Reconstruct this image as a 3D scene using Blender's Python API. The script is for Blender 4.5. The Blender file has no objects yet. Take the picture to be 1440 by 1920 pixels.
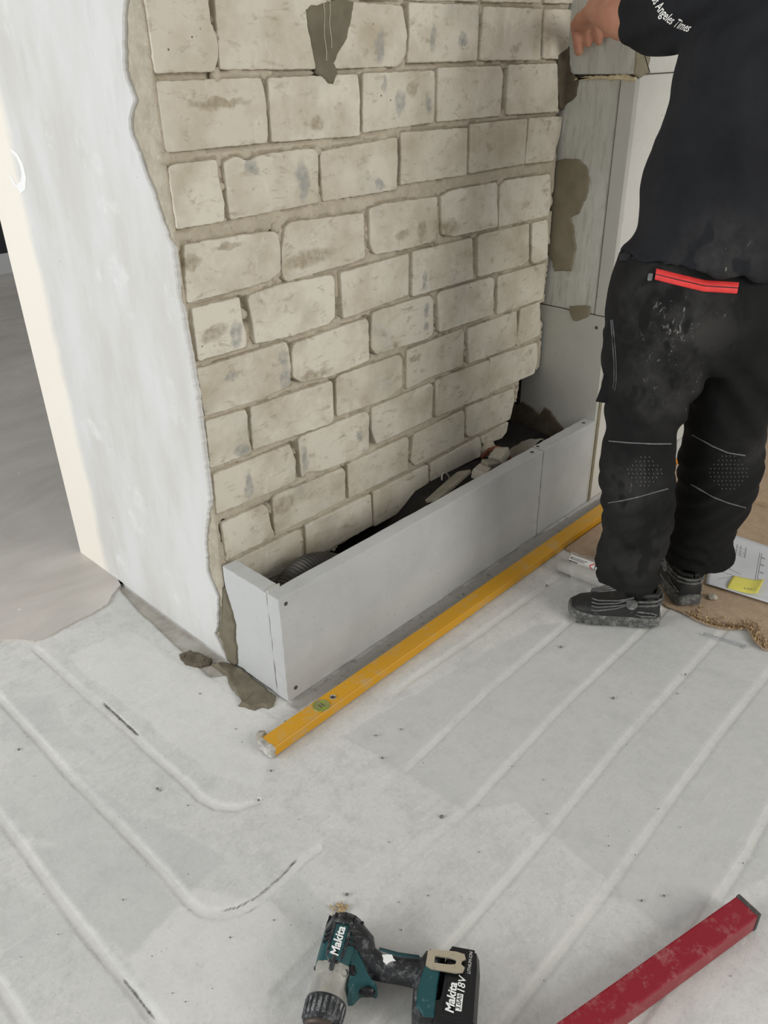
import bpy, bmesh, math, random
import numpy as np
from mathutils import Vector, Matrix, noise
from mathutils.bvhtree import BVHTree
random.seed(7)
SC = bpy.context.scene
COL = SC.collection
R = math.radians
# ---------------------------------------------------------------- camera
cam_d = bpy.data.cameras.new('camera')
cam = bpy.data.objects.new('camera', cam_d)
COL.objects.link(cam)
cam_d.sensor_fit = 'VERTICAL'
cam_d.sensor_height = 32.0
cam_d.lens = 1507.95 / 1920 * 32.0
cam_d.clip_start = 0.05
cam.matrix_world = Matrix(((0.690934, 0.368101, -0.622183, 0.0), (-0.722688, 0.330003, -0.607306, 0.0), (-0.018227, 0.869252, 0.494032, 1.36), (0, 0, 0, 1)))
SC.camera = cam
# ---------------------------------------------------------------- light
world = bpy.data.worlds.new('world')
SC.world = world
world.use_nodes = True
bgn = world.node_tree.nodes['Background']
bgn.inputs['Color'].default_value = (1.0, 1.0, 0.99, 1)
bgn.inputs['Strength'].default_value = 0.42


def area_light(name, loc, target, sx, sy, power, col):
    d = bpy.data.lights.new(name, 'AREA')
    d.shape = 'RECTANGLE'
    d.size = sx
    d.size_y = sy
    d.energy = power
    d.color = col
    o = bpy.data.objects.new(name, d)
    COL.objects.link(o)
    o.location = loc
    o.rotation_euler = (Vector(target) - Vector(loc)).to_track_quat('-Z', 'Y').to_euler()
    return o


area_light('window_light_left', (-3.4, 2.6, 1.7), (0.6, 1.4, 0.6), 2.6, 2.1, 150, (0.955, 0.975, 1.0))
area_light('window_light_behind', (1.7, -3.2, 2.3), (1.5, 1.2, 0.3), 2.6, 1.8, 94, (1.0, 0.975, 0.93))
vs = SC.view_settings
SC.display_settings.display_device = 'sRGB'
vs.view_transform = 'Standard'
vs.look = 'None'
vs.exposure = 0.0
vs.gamma = 1.0
vs.use_curve_mapping = False
# ---------------------------------------------------------------- measured outlines, in metres (wall: x,z; end wall: y,z; floor: x,y)
BRICKS = [[(0.8637,1.5547),(1.0553,1.5684),(1.0529,1.4978),(0.8797,1.4802)],[(1.0714,1.5696),(1.2588,1.5772),(1.2544,1.476),(1.0582,1.4785)],[(1.2716,1.5636),(1.5404,1.5646),(1.5422,1.4629),(1.2675,1.4616)],[(1.5551,1.5654),(1.8123,1.5733),(1.8214,1.4679),(1.5543,1.4639)],[(1.8264,1.5741),(2.0662,1.5837),(2.0801,1.4705),(1.8338,1.4678)],[(2.0785,1.5843),(2.2203,1.5901),(2.239,1.4722),(2.0946,1.4704)],[(0.8836,1.4672),(1.0267,1.4662),(1.0257,1.4521),(1.025,1.4207),(1.0323,1.4003),(1.0372,1.3826),(1.0354,1.3646),(1.023,1.3382),(0.8837,1.3387),(0.8838,1.4083)],[(1.044,1.4653),(1.5441,1.454),(1.5512,1.4297),(1.5602,1.3977),(1.5537,1.3615),(1.538,1.3416),(1.5225,1.3364),(1.3354,1.3361),(1.0362,1.3409)],[(1.5664,1.4597),(1.8218,1.4615),(1.8199,1.3432),(1.5596,1.343),(1.5681,1.3977)],[(1.8367,1.458),(2.0878,1.4575),(2.0954,1.3399),(1.8295,1.3442)],[(2.0991,1.4569),(2.2405,1.4585),(2.2391,1.4246),(2.2324,1.3937),(2.241,1.3714),(2.2042,1.3395),(2.1063,1.3437)],[(0.8833,1.3266),(1.1343,1.3259),(1.1374,1.3122),(1.1421,1.2925),(1.1423,1.2525),(1.1373,1.2085),(0.8819,1.209),(0.8853,1.2429),(0.8858,1.2883)],[(1.1492,1.3248),(1.4011,1.3248),(1.4062,1.2888),(1.4022,1.202),(1.1469,1.2078)],[(1.4169,1.3262),(1.6575,1.3259),(1.6589,1.2552),(1.6563,1.2141),(1.4117,1.2078)],[(1.6709,1.3314),(1.9186,1.3303),(1.9307,1.3111),(1.9273,1.2142),(1.6702,1.2141)],[(1.9529,1.3317),(2.1777,1.331),(2.2017,1.2095),(1.9502,1.2151)],[(0.8895,1.1846),(0.9058,1.1895),(1.0051,1.1881),(1.0047,1.1551),(1.0116,1.1094),(1.0077,1.0727),(0.8899,1.0734),(0.8881,1.111),(0.8868,1.1509)],[(1.0196,1.1808),(1.0525,1.1897),(1.0788,1.1788),(1.113,1.1863),(1.1349,1.1879),(1.26,1.1884),(1.2724,1.1746),(1.2646,1.0769),(1.0203,1.0735)],[(1.2796,1.1795),(1.5263,1.1913),(1.5289,1.1469),(1.5214,1.0753),(1.2784,1.0772)],[(1.5361,1.2005),(1.7873,1.1943),(1.7893,1.0819),(1.5347,1.0852),(1.5387,1.1461)],[(1.7982,1.2013),(2.0517,1.2004),(2.0521,1.0849),(1.8008,1.084)],[(2.0605,1.2008),(2.2279,1.1961),(2.2222,1.1419),(2.2072,1.1133),(2.2027,1.0797),(2.054,1.0842)],[(0.9056,1.0425),(0.9913,1.0408),(1.1198,1.0372),(1.1426,1.0303),(1.1464,0.9994),(1.1435,0.9489),(1.1079,0.9332),(1.0331,0.9311),(0.8948,0.9288)],[(1.1625,1.0381),(1.1828,1.0476),(1.4055,1.037),(1.4069,0.9342),(1.3577,0.9286),(1.1557,0.9242),(1.1447,0.9375),(1.1477,0.9884)],[(1.4243,1.043),(1.4752,1.0492),(1.6705,1.0423),(1.6728,0.9331),(1.5537,0.9309),(1.4427,0.9354),(1.4242,0.9581)],[(1.6888,1.041),(1.7408,1.0509),(1.925,1.0495),(1.9394,0.9304),(1.7533,0.9328),(1.6913,0.9444)],[(1.9445,1.0402),(1.9676,1.0498),(2.1886,1.0446),(2.2062,0.9597),(2.1942,0.9267),(1.9439,0.9282)],[(0.9031,0.9166),(1.0266,0.916),(1.0249,0.8685),(1.0323,0.8366),(1.0282,0.8049),(0.9001,0.806)],[(1.0462,0.9084),(1.0539,0.9142),(1.1356,0.9205),(1.2982,0.9133),(1.3042,0.8964),(1.2997,0.8118),(1.2765,0.8003),(1.1634,0.7979),(1.0544,0.8051),(1.0529,0.8509)],[(1.3218,0.9128),(1.5641,0.918),(1.5636,0.812),(1.3249,0.802)],[(1.5782,0.9203),(1.8221,0.9179),(1.8328,0.8052),(1.5781,0.8052)],[(1.8494,0.9163),(1.8675,0.921),(2.0952,0.9181),(2.1085,0.8098),(2.076,0.7989),(1.8583,0.8047)],[(2.1096,0.9172),(2.1878,0.916),(2.2016,0.8554),(2.2047,0.7991),(2.1348,0.7953),(2.1192,0.8024)],[(0.8956,0.7914),(0.9191,0.7889),(1.1419,0.7889),(1.1477,0.7855),(1.152,0.7351),(1.1467,0.6818),(1.0582,0.6738),(0.898,0.6812)],[(1.1577,0.7667),(1.1667,0.7788),(1.4037,0.7868),(1.4123,0.774),(1.4104,0.6762),(1.3804,0.6727),(1.2728,0.6681),(1.1789,0.6812),(1.1539,0.701)],[(1.4245,0.7932),(1.4414,0.7967),(1.649,0.7949),(1.6646,0.7767),(1.6648,0.6841),(1.643,0.6762),(1.4377,0.6835),(1.4178,0.7034)],[(1.6798,0.7887),(1.6913,0.7965),(1.9244,0.7925),(1.9315,0.7816),(1.9333,0.6802),(1.6902,0.6834)],[(1.9518,0.7859),(1.9651,0.7888),(2.2013,0.7873),(2.204,0.6957),(2.1967,0.6736),(1.9567,0.6751)],[(0.8972,0.6702),(1.0076,0.6641),(1.0117,0.6503),(1.0068,0.6008),(1.0122,0.5642),(1.0108,0.5536),(0.8924,0.5555)],[(1.0222,0.6637),(1.2751,0.6586),(1.2782,0.6443),(1.2755,0.5531),(1.2583,0.5446),(1.0166,0.5591)],[(1.2924,0.656),(1.3075,0.663),(1.5282,0.6598),(1.5382,0.6478),(1.5374,0.5654),(1.4791,0.5479),(1.2888,0.5559)],[(1.5555,0.6638),(1.7978,0.6692),(1.8052,0.6565),(1.805,0.5558),(1.6526,0.5607),(1.5549,0.5528)],[(1.8194,0.6642),(2.0621,0.6637),(2.0742,0.5697),(2.0643,0.5511),(1.8296,0.555)],[(2.0815,0.6654),(2.1873,0.6667),(2.2033,0.588),(2.2027,0.5543),(2.0745,0.5486),(2.0691,0.5529)],[(0.9004,0.5375),(1.1318,0.5336),(1.1381,0.5062),(1.145,0.4834),(1.138,0.4288),(1.1001,0.4279),(1.0587,0.4288),(0.8956,0.4353)],[(1.1559,0.5353),(1.1657,0.542),(1.3967,0.539),(1.405,0.5204),(1.4014,0.4263),(1.3456,0.4157),(1.2248,0.4233),(1.1812,0.4387),(1.1584,0.4289)],[(1.4153,0.5408),(1.6569,0.5428),(1.6677,0.5313),(1.6629,0.4325),(1.4294,0.4301),(1.4127,0.4717)],[(1.6772,0.5455),(1.9257,0.5415),(1.9314,0.5282),(1.9343,0.4275),(1.6796,0.4313)],[(1.9347,0.545),(2.1897,0.5326),(2.2002,0.47),(2.1878,0.4251),(1.9389,0.4292)],[(0.9046,0.4063),(1.0327,0.4056),(1.0452,0.3873),(1.0468,0.3494),(1.0548,0.3134),(1.0535,0.3019),(0.9064,0.3041)],[(1.0593,0.4077),(1.066,0.4154),(1.3035,0.4036),(1.3109,0.3898),(1.3061,0.3068),(1.0568,0.3043)],[(1.3175,0.4094),(1.5568,0.4095),(1.5623,0.399),(1.5587,0.3023),(1.3187,0.3045)],[(1.5817,0.4066),(1.8103,0.4129),(1.8182,0.3983),(1.8201,0.3042),(1.5899,0.3055),(1.5696,0.3251)],[(1.8235,0.4179),(2.0693,0.407),(2.0745,0.3571),(2.0594,0.3027),(1.843,0.3091),(1.8282,0.3268)],[(0.9239,0.2902),(1.1422,0.2854),(1.1404,0.1941),(1.1389,0.1771),(0.9142,0.1987)],[(1.1555,0.2908),(1.4012,0.2857),(1.4048,0.1812),(1.2199,0.18),(1.1528,0.1852)],[(1.4087,0.2886),(1.6472,0.2878),(1.6529,0.1844),(1.5764,0.1835),(1.5026,0.1764),(1.4085,0.1764)],[(1.6582,0.2864),(1.8965,0.2943),(1.9071,0.262),(1.9055,0.2219),(1.8337,0.2248),(1.7605,0.2233),(1.7212,0.2154),(1.6593,0.2196)],[(1.9053,0.2884),(2.0537,0.2971),(2.0482,0.2607),(2.0224,0.2457),(1.9863,0.2492),(1.9156,0.2619)]]
PLASTER_EDGE = [(1.4547,1.4503),(1.4778,1.405),(1.4831,1.3741),(1.4957,1.3448),(1.4807,1.3174),(1.4728,1.2974),(1.4942,1.2764),(1.5065,1.2472),(1.49,1.2131),(1.4741,1.1759),(1.452,1.122),(1.4334,1.0725),(1.4168,1.0336),(1.4227,0.9479),(1.4138,0.8667),(1.4068,0.7271),(1.4111,0.5805),(1.4138,0.4853),(1.4549,0.3654),(1.47,0.259),(1.4385,0.1987),(1.4587,0.0986),(1.4783,0.0634),(1.4405,0.0015)]
GROOVES = {'G1':[(0.559,1.8608),(0.5609,1.7772),(0.5622,1.5878),(0.5667,1.4235),(0.5665,1.5906),(0.5677,1.4683),(0.5681,1.3233),(0.5714,1.1686),(0.5699,1.1139),(0.5809,1.0702),(0.6061,1.0385),(0.6481,1.0203)],'G2':[(0.4121,1.8229),(0.4103,1.7356),(0.4114,1.5472),(0.4085,1.3934),(0.4127,1.2472),(0.416,1.1315),(0.4164,1.0124),(0.4128,0.9358),(0.417,0.8964),(0.4366,0.8651),(0.4661,0.8472),(0.508,0.8373),(0.5654,0.8374),(0.6145,0.8456),(0.6547,0.8419)],'X2':[(0.6543,0.8422),(0.7261,0.8488),(0.8592,0.851),(0.9259,0.8511),(1.2273,0.8711),(1.4417,0.8733),(1.5902,0.8746),(1.7748,0.8825)],'X1':[(0.8889,1.0195),(0.9157,1.0226),(1.1241,1.0374),(1.4287,1.0238),(1.7617,1.0179),(1.8652,1.0191)],'X3':[(0.3449,0.673),(0.4338,0.6817),(0.5114,0.69),(0.6082,0.6789),(0.699,0.6984),(0.8223,0.6924),(0.937,0.6862),(1.3082,0.7069),(1.6864,0.7072),(1.8718,0.7105)],'X4':[(0.486,0.5226),(0.5399,0.5261),(0.6998,0.5242),(1.0096,0.5319),(1.3041,0.5452),(1.5315,0.5454),(1.8785,0.5479),(2.1161,0.5459)],'X5':[(0.6172,0.3768),(0.7651,0.3756),(1.0026,0.3806),(1.306,0.3916),(1.5656,0.3957),(1.765,0.3941),(1.9516,0.3835)],'X6':[(0.7687,0.2212),(0.8272,0.2196),(1.1031,0.2218),(1.2138,0.2207),(1.3406,0.2291),(1.5346,0.235)],'G3':[(0.2574,1.4328),(0.2552,1.3814),(0.2541,1.2489),(0.2507,1.124),(0.2507,1.0339),(0.252,0.9363),(0.2541,0.8625),(0.254,0.7899),(0.2536,0.748)],'G4':[(0.1007,1.0602),(0.1034,1.0347),(0.1022,0.9438),(0.1031,0.9248)]}
ZONES = [(-0.9,[(0.8958,1.0268),(0.9282,0.6778),(1.0128,0.6206),(0.9799,0.3867),(0.9602,0.2526),(1.2835,0.1457),(2.0704,0.4258),(1.7562,0.7709),(1.5376,0.9393)]),(-0.8,[(0.2674,1.2668),(0.4103,1.113),(0.4086,1.0669),(0.401,0.9414),(0.3341,0.9313),(0.2792,0.9197),(0.2696,1.0003),(0.2598,1.1807)]),(-1.0,[(0.4709,1.149),(0.5198,0.9553),(0.436,0.9542),(0.4191,1.0248),(0.4191,1.1365)]),(-0.6,[(0.4103,1.7356),(0.5103,1.6517),(0.4827,1.5374),(0.4833,1.3836),(0.4499,1.4514),(0.3483,1.5938)]),(-0.8,[(0.5245,0.816),(0.5289,0.6967),(0.4155,0.6902),(0.4407,0.6349),(0.5869,0.7281),(0.5938,0.8219)]),(0.8,[(0.5214,0.8123),(0.4331,0.9499),(0.2792,0.9197),(0.2467,0.7924),(0.3577,0.674),(0.5144,0.6994)]),(-0.7,[(1.1107,0.8385),(1.4081,0.8502),(1.4018,0.5479),(1.1758,0.5132),(1.0408,0.6378)]),(-0.6,[(0.3262,1.5434),(0.3905,1.5211),(0.4529,1.1904),(0.4912,0.9979),(0.3721,1.0563),(0.2833,1.2952),(0.2386,1.3434)]),(-0.7,[(1.684,0.6783),(1.7323,0.5657),(1.7035,0.386),(1.6684,0.3566),(1.6635,0.4911)]),(0.7,[(0.7707,1.7451),(0.8076,1.3565),(0.8264,1.1728),(0.6625,1.0464),(0.6195,1.1801),(0.6135,1.4568),(0.5956,1.7693)]),(-0.5,[(0.1958,1.2457),(0.2704,0.9767),(0.2642,0.7954),(0.1835,0.8571),(0.1308,1.0972)])]
DIRT = [(0.8727,1.1965),(0.8841,1.1626),(1.0051,1.1413),(2.2138,1.113),(2.3313,1.1817),(1.9223,1.1981)]
TRENCH = [(0.8768,2.0371),(0.8539,1.9084),(0.8421,1.8505),(0.8212,1.5877),(0.8081,1.4201),(0.8596,1.3818),(0.8777,1.4421)]
SCREED = [(0.3235,2.2177),(0.454,2.0367),(0.5081,1.9587),(0.5413,1.926),(0.5667,1.8884),(0.5866,1.8789),(0.633,1.8776),(0.6809,1.8825),(0.7339,1.8834),(0.791,1.8886),(0.8233,1.9234),(0.8695,1.9485),(0.8781,1.9964),(0.8781,2.0304)]
SMEAR_A = [(0.8393,1.4501),(0.8635,1.4422),(0.8751,1.4172),(0.8786,1.3951),(0.88,1.3488),(0.8781,1.2956),(0.8745,1.2379),(0.8539,1.2169),(0.8378,1.2211),(0.8285,1.2338),(0.8137,1.2394),(0.7927,1.2781),(0.8127,1.2833),(0.8147,1.3196),(0.8203,1.3528),(0.8376,1.3803),(0.8418,1.4172)]
SMEAR_B = [(0.8057,1.55),(0.8355,1.5407),(0.847,1.5048),(0.8526,1.47),(0.8379,1.4579),(0.8042,1.4779),(0.7922,1.5078)]
SMEAR_C = [(1.4085,0.2453),(1.3963,0.2198),(1.3856,0.1742),(1.3792,0.1386),(1.3881,0.1009),(1.3864,0.0615),(1.3958,0.0079),(1.4146,-0.0099),(1.4405,-0.0035),(1.4481,0.0516),(1.4631,0.0676),(1.4437,0.1317),(1.4341,0.1694)]
PATCH = {'P1':[(1.448,1.068),(1.3973,1.0856),(1.3489,1.0837),(1.3231,1.0662),(1.3079,1.0384),(1.3091,0.9995),(1.3227,0.9638),(1.3348,0.9375),(1.3605,0.9197),(1.3448,0.8905),(1.331,0.8349),(1.3341,0.8239),(1.3403,0.7669),(1.369,0.7654),(1.4009,0.758),(1.4136,0.7864),(1.433,0.8165),(1.4405,0.927)],'P2':[(1.3348,0.6599),(1.3002,0.6682),(1.2628,0.6725),(1.257,0.6513),(1.265,0.6398),(1.2829,0.6298),(1.3005,0.6151),(1.3202,0.6171),(1.3323,0.6377)],'P3':[(1.5437,0.2776),(1.5156,0.2789),(1.4755,0.2987),(1.4336,0.2856),(1.4117,0.2673),(1.395,0.302),(1.3679,0.2944),(1.339,0.2665),(1.3177,0.2486),(1.3007,0.2112),(1.5293,0.0772)],'P4':[(1.4394,1.3678),(1.4227,1.3739),(1.4105,1.3673),(1.4013,1.3108),(1.3763,1.2933),(1.3798,1.2489),(1.407,1.2304),(1.4172,1.2142),(1.4344,1.2184)],'P5':[(2.2052,1.3876),(2.2773,1.3754),(2.2855,1.3382),(2.2793,1.3196),(2.2932,1.3028),(2.2428,1.294),(2.2146,1.3023)]}
FOAM = [(1.3881,1.2915),(1.3514,1.2994),(1.2847,1.2982),(1.2369,1.302),(1.1996,1.2945),(1.203,1.2857),(1.2429,1.288),(1.3001,1.2904),(1.3672,1.2889)]
DRIP = [(1.261,1.4405),(1.2766,1.4502),(1.2915,1.4489),(1.333,1.4578),(1.3544,1.4663),(1.3911,1.4575),(1.3904,1.4443),(1.3714,1.3942),(1.3428,1.3674),(1.3281,1.3472),(1.3377,1.3299),(1.3254,1.3077),(1.3121,1.3099),(1.292,1.3242),(1.2768,1.3297),(1.276,1.3515),(1.2689,1.3878),(1.2616,1.42)]
WET = [(2.1793,1.3497),(2.2272,1.3693),(2.249,1.3533),(2.2501,1.2372),(2.235,1.2116),(2.2084,1.2153),(2.1876,1.2863)]
SMUDGES = [((1.4662,1.3696),(0.018,0.03),0),((1.4721,1.3766),(0.016,0.035),0),((1.6496,1.3904),(0.012,0.03),0),((1.7628,1.3882),(0.018,0.022),0),((1.5368,1.2609),(0.02,0.03),0),((1.635,1.2563),(0.016,0.03),0),((1.4849,1.3024),(0.012,0.018),0),((1.5754,1.2899),(0.024,0.018),1),((1.0868,1.1677),(0.02,0.02),0),((1.2226,1.1255),(0.02,0.05),0),((1.4638,1.0961),(0.02,0.015),0),((1.0026,0.8398),(0.018,0.035),0),((0.9466,0.8548),(0.04,0.02),1),((1.1305,0.7033),(0.02,0.035),0),((1.1326,0.7485),(0.015,0.03),0),((0.9854,0.7476),(0.02,0.012),0),((1.6258,0.8387),(0.012,0.03),0),((1.6343,0.7579),(0.012,0.02),0),((1.6348,0.7145),(0.008,0.016),0),((1.5084,0.6959),(0.012,0.015),1),((1.1718,0.4798),(0.012,0.04),0),((1.3681,0.4743),(0.016,0.02),0),((0.9956,0.4741),(0.014,0.04),0),((0.9854,0.5692),(0.025,0.02),0),((1.6101,0.9701),(0.02,0.025),1),((1.5401,0.9668),(0.03,0.015),1),((1.2252,0.9646),(0.09,0.022),1),((1.2232,0.6862),(0.06,0.015),1),((1.5894,0.6343),(0.03,0.01),1),((1.0949,0.3772),(0.04,0.03),1),((0.9156,1.0063),(0.03,0.015),1),((1.0059,1.0234),(0.04,0.01),1),((1.0215,1.2849),(0.08,0.012),1),((1.7062,0.9563),(0.06,0.03),1),((1.2718,1.2345),(0.025,0.018),1)]
LUMP = (1.9459,0.2341)
VIAL = [(0.9112,1.1047),(0.9456,1.1046)]
PAPER = [(2.3383,0.7808),(2.3428,0.621),(2.0388,0.5028),(2.014,0.6731)]
NOTE = [(2.1094,0.6303),(2.1271,0.5825),(2.1284,0.5513),(2.0947,0.5508),(2.0467,0.5385),(2.0371,0.5784),(2.0328,0.619)]
NAIL = [(1.8024,0.5881),(1.8249,0.4743)]
CRUMB = [(1.9656,0.6285),(1.9621,0.6092)]
TUBE = [(1.8478,1.0226),(1.8555,0.9361),(1.7875,1.0364),(1.8178,0.9029)]
BAG = [(1.863,1.0549),(1.8985,1.0567),(1.942,0.9674),(1.7801,0.8722),(1.7326,0.9444),(1.7566,0.9993)]
MARK = [(2.0477,1.1837),(2.0212,1.1726),(2.0074,1.1534),(2.0078,1.1299),(2.0234,1.1083),(2.0497,1.0976),(2.0699,1.1064),(2.0808,1.1247)]
ORANGE = (2.7075,1.1036)
LEG_L = [[1.6862,0.7563,0.16,0.0804,0.074],[1.6794,0.7633,0.192,0.0757,0.075],[1.6769,0.7659,0.2249,0.0799,0.082],[1.684,0.7587,0.2619,0.0806,0.076],[1.6868,0.7558,0.2967,0.0819,0.078],[1.6812,0.7615,0.3742,0.0857,0.084],[1.6742,0.7716,0.4479,0.0881,0.084],[1.6729,0.7772,0.5042,0.0863,0.082],[1.6763,0.7809,0.5581,0.0796,0.084],[1.6819,0.7823,0.597,0.0821,0.09],[1.692,0.7819,0.6477,0.0938,0.098],[1.7005,0.7847,0.6971,0.1091,0.108],[1.7082,0.7839,0.7465,0.1208,0.118],[1.7124,0.7868,0.795,0.1249,0.125]]
LEG_R = [[1.9465,0.6902,0.1197,0.0807,0.075],[1.9509,0.6856,0.1425,0.0907,0.085],[1.9374,0.6923,0.1927,0.0859,0.08],[1.9351,0.6875,0.2464,0.0861,0.082],[1.9378,0.6776,0.2985,0.0935,0.086],[1.9313,0.6699,0.3835,0.0989,0.09],[1.9228,0.6715,0.4476,0.1041,0.09],[1.9163,0.671,0.5095,0.0942,0.092],[1.9062,0.6742,0.5696,0.0966,0.1],[1.8994,0.674,0.6276,0.1009,0.108],[1.8888,0.6705,0.6856,0.1053,0.115],[1.876,0.6693,0.7416,0.1064,0.122],[1.8629,0.6684,0.7956,0.1057,0.125]]
HIP = [[1.7936,0.7179,0.7134,0.0249,0.08],[1.7976,0.7139,0.7517,0.1481,0.11],[1.7819,0.73,0.7899,0.2039,0.135],[1.7759,0.7361,0.8392,0.2036,0.15],[1.7725,0.7395,0.8871,0.1974,0.15],[1.7741,0.7451,0.9269,0.1886,0.14],[1.7748,0.7515,0.9602,0.1756,0.125],[1.7714,0.755,0.9773,0.1683,0.12]]
SHIRT = [[1.7805,0.7457,0.9532,0.1713,0.154],[1.7794,0.7468,0.9658,0.1724,0.15],[1.7893,0.7396,1.0177,0.1608,0.14],[1.794,0.739,1.0531,0.1572,0.14],[1.7989,0.7411,1.0951,0.1568,0.142],[1.8054,0.7416,1.1362,0.1542,0.145],[1.8143,0.7397,1.1897,0.1494,0.148],[1.8242,0.7367,1.2553,0.1485,0.15],[1.8346,0.7332,1.3122,0.1464,0.15],[1.8444,0.7303,1.3674,0.1438,0.148],[1.8535,0.7281,1.4061,0.1388,0.14],[1.8599,0.7287,1.4562,0.1292,0.125],[1.8654,0.7303,1.4993,0.0971,0.1],[1.8671,0.7357,1.5207,0.056,0.07]]
NDIR = [0.7156,0.6985,0.0]
RDIR = [0.6985,-0.7156,0.0]
J = {'shoulder':[1.8105,0.808,1.4721],'elbow':[1.9332,1.0545,1.4196],'wrist':[2.0772,1.2506,1.451],'cuffA':[1.904,1.0558,1.4555],'cuffB':[1.8901,0.9698,1.3682],'ank_l':[1.688,0.7545,0.1243],'ank_r':[1.9528,0.6908,0.0715],'knuckle':[2.1329,1.3081,1.4191]}
ZIP = [[1.5538,0.7417,0.9685],[1.585,0.7098,0.957],[1.6242,0.6696,0.9431],[1.6723,0.6203,0.9373]]
FINGERS = {'tip1':[2.1991,1.3641,1.3553],'mid1':[2.176,1.3603,1.3892],'kn1':[2.1651,1.3479,1.4255],'tip2':[2.1964,1.3364,1.3737],'mid2':[2.1787,1.3313,1.3934],'kn2':[2.1624,1.3169,1.422]}
RED_END = [(1.0791,0.1898),(1.0718,0.1463),(0.6632,0.3069),(1.0855,0.1449),(0.7615,0.2407)]
BOARD_EDGE = [(1.9402,1.0863),(1.8628,0.7538),(1.8517,0.706),(1.8535,0.6731),(1.8522,0.6441),(1.8482,0.6211),(1.8482,0.5889),(1.8552,0.5627),(1.8676,0.5412),(1.8773,0.5254),(1.8909,0.5157),(1.9025,0.5029),(1.8945,0.4909),(1.8749,0.4765),(1.8586,0.4592),(1.8486,0.4405),(1.8472,0.4274)]
BELT = [1.5924,0.831,0.9812]
POCKET = [[1.6297,0.8715,0.8342],[1.6279,0.8734,0.7851],[1.6306,0.8707,0.7218],[1.6259,0.8683,0.6821],[1.614,0.8733,0.6446]]
SEAMS = [[[1.5234,0.78,0.601],[1.5555,0.7471,0.5961],[1.5892,0.7126,0.5923],[1.6211,0.68,0.5913]],[[1.5312,0.7649,0.4455],[1.5557,0.7398,0.4517],[1.5808,0.7141,0.4607],[1.6235,0.6703,0.4802]],[[1.7428,0.684,0.5713],[1.781,0.6449,0.5397],[1.8081,0.6171,0.5221],[1.8377,0.5869,0.5141]],[[1.7619,0.6717,0.4367],[1.8039,0.6287,0.3997],[1.8319,0.5999,0.3823],[1.8644,0.5667,0.3675]]]
DOTS = {'left':([1.5812,0.7136,0.5256],[0.0264,-0.027,-0.0009],[-0.0036,0.0037,0.0364],9,8),'right':([1.8153,0.6098,0.4693],[0.0307,-0.0315,-0.001],[-0.006,0.0061,0.0443],10,9)}
SLEEVE_TXT = [[1.7979,0.957,1.4566],[1.8041,0.9506,1.4407],[1.8099,0.9446,1.4293],[1.8134,0.9338,1.4177],[1.8144,0.9185,1.4077],[1.815,0.9036,1.4006],[1.8154,0.8889,1.3955],[1.8164,0.8736,1.3904]]
SHOE_LP = [(1.7711,0.6972),(1.6403,0.8982)]
SHOE_RP = [(1.8853,0.6611),(2.0717,0.871)]
POCKET_SEAM = [[[1.5633,0.8322,0.8563],[1.5697,0.8256,0.8091],[1.5763,0.8189,0.7606],[1.5801,0.815,0.7171],[1.5798,0.8153,0.7007]],[[1.5657,0.8298,0.8563],[1.573,0.8223,0.809],[1.5796,0.8155,0.7605],[1.5836,0.8114,0.7145],[1.5827,0.8123,0.6956]]]
LUMPS = [((1.0257,1.412),0.008),((1.0337,1.3959),0.01),((1.0121,1.1814),0.008),((1.0111,1.1373),0.009),((1.0286,1.3328),0.014),((1.2729,1.1819),0.013),((1.1411,1.0412),0.012),((1.0308,0.8784),0.012),((1.1274,0.9351),0.01),((1.1403,0.2505),0.01),((2.0891,0.4141),0.012),((0.8932,1.1986),0.014),((0.9122,0.3066),0.012)]
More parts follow.
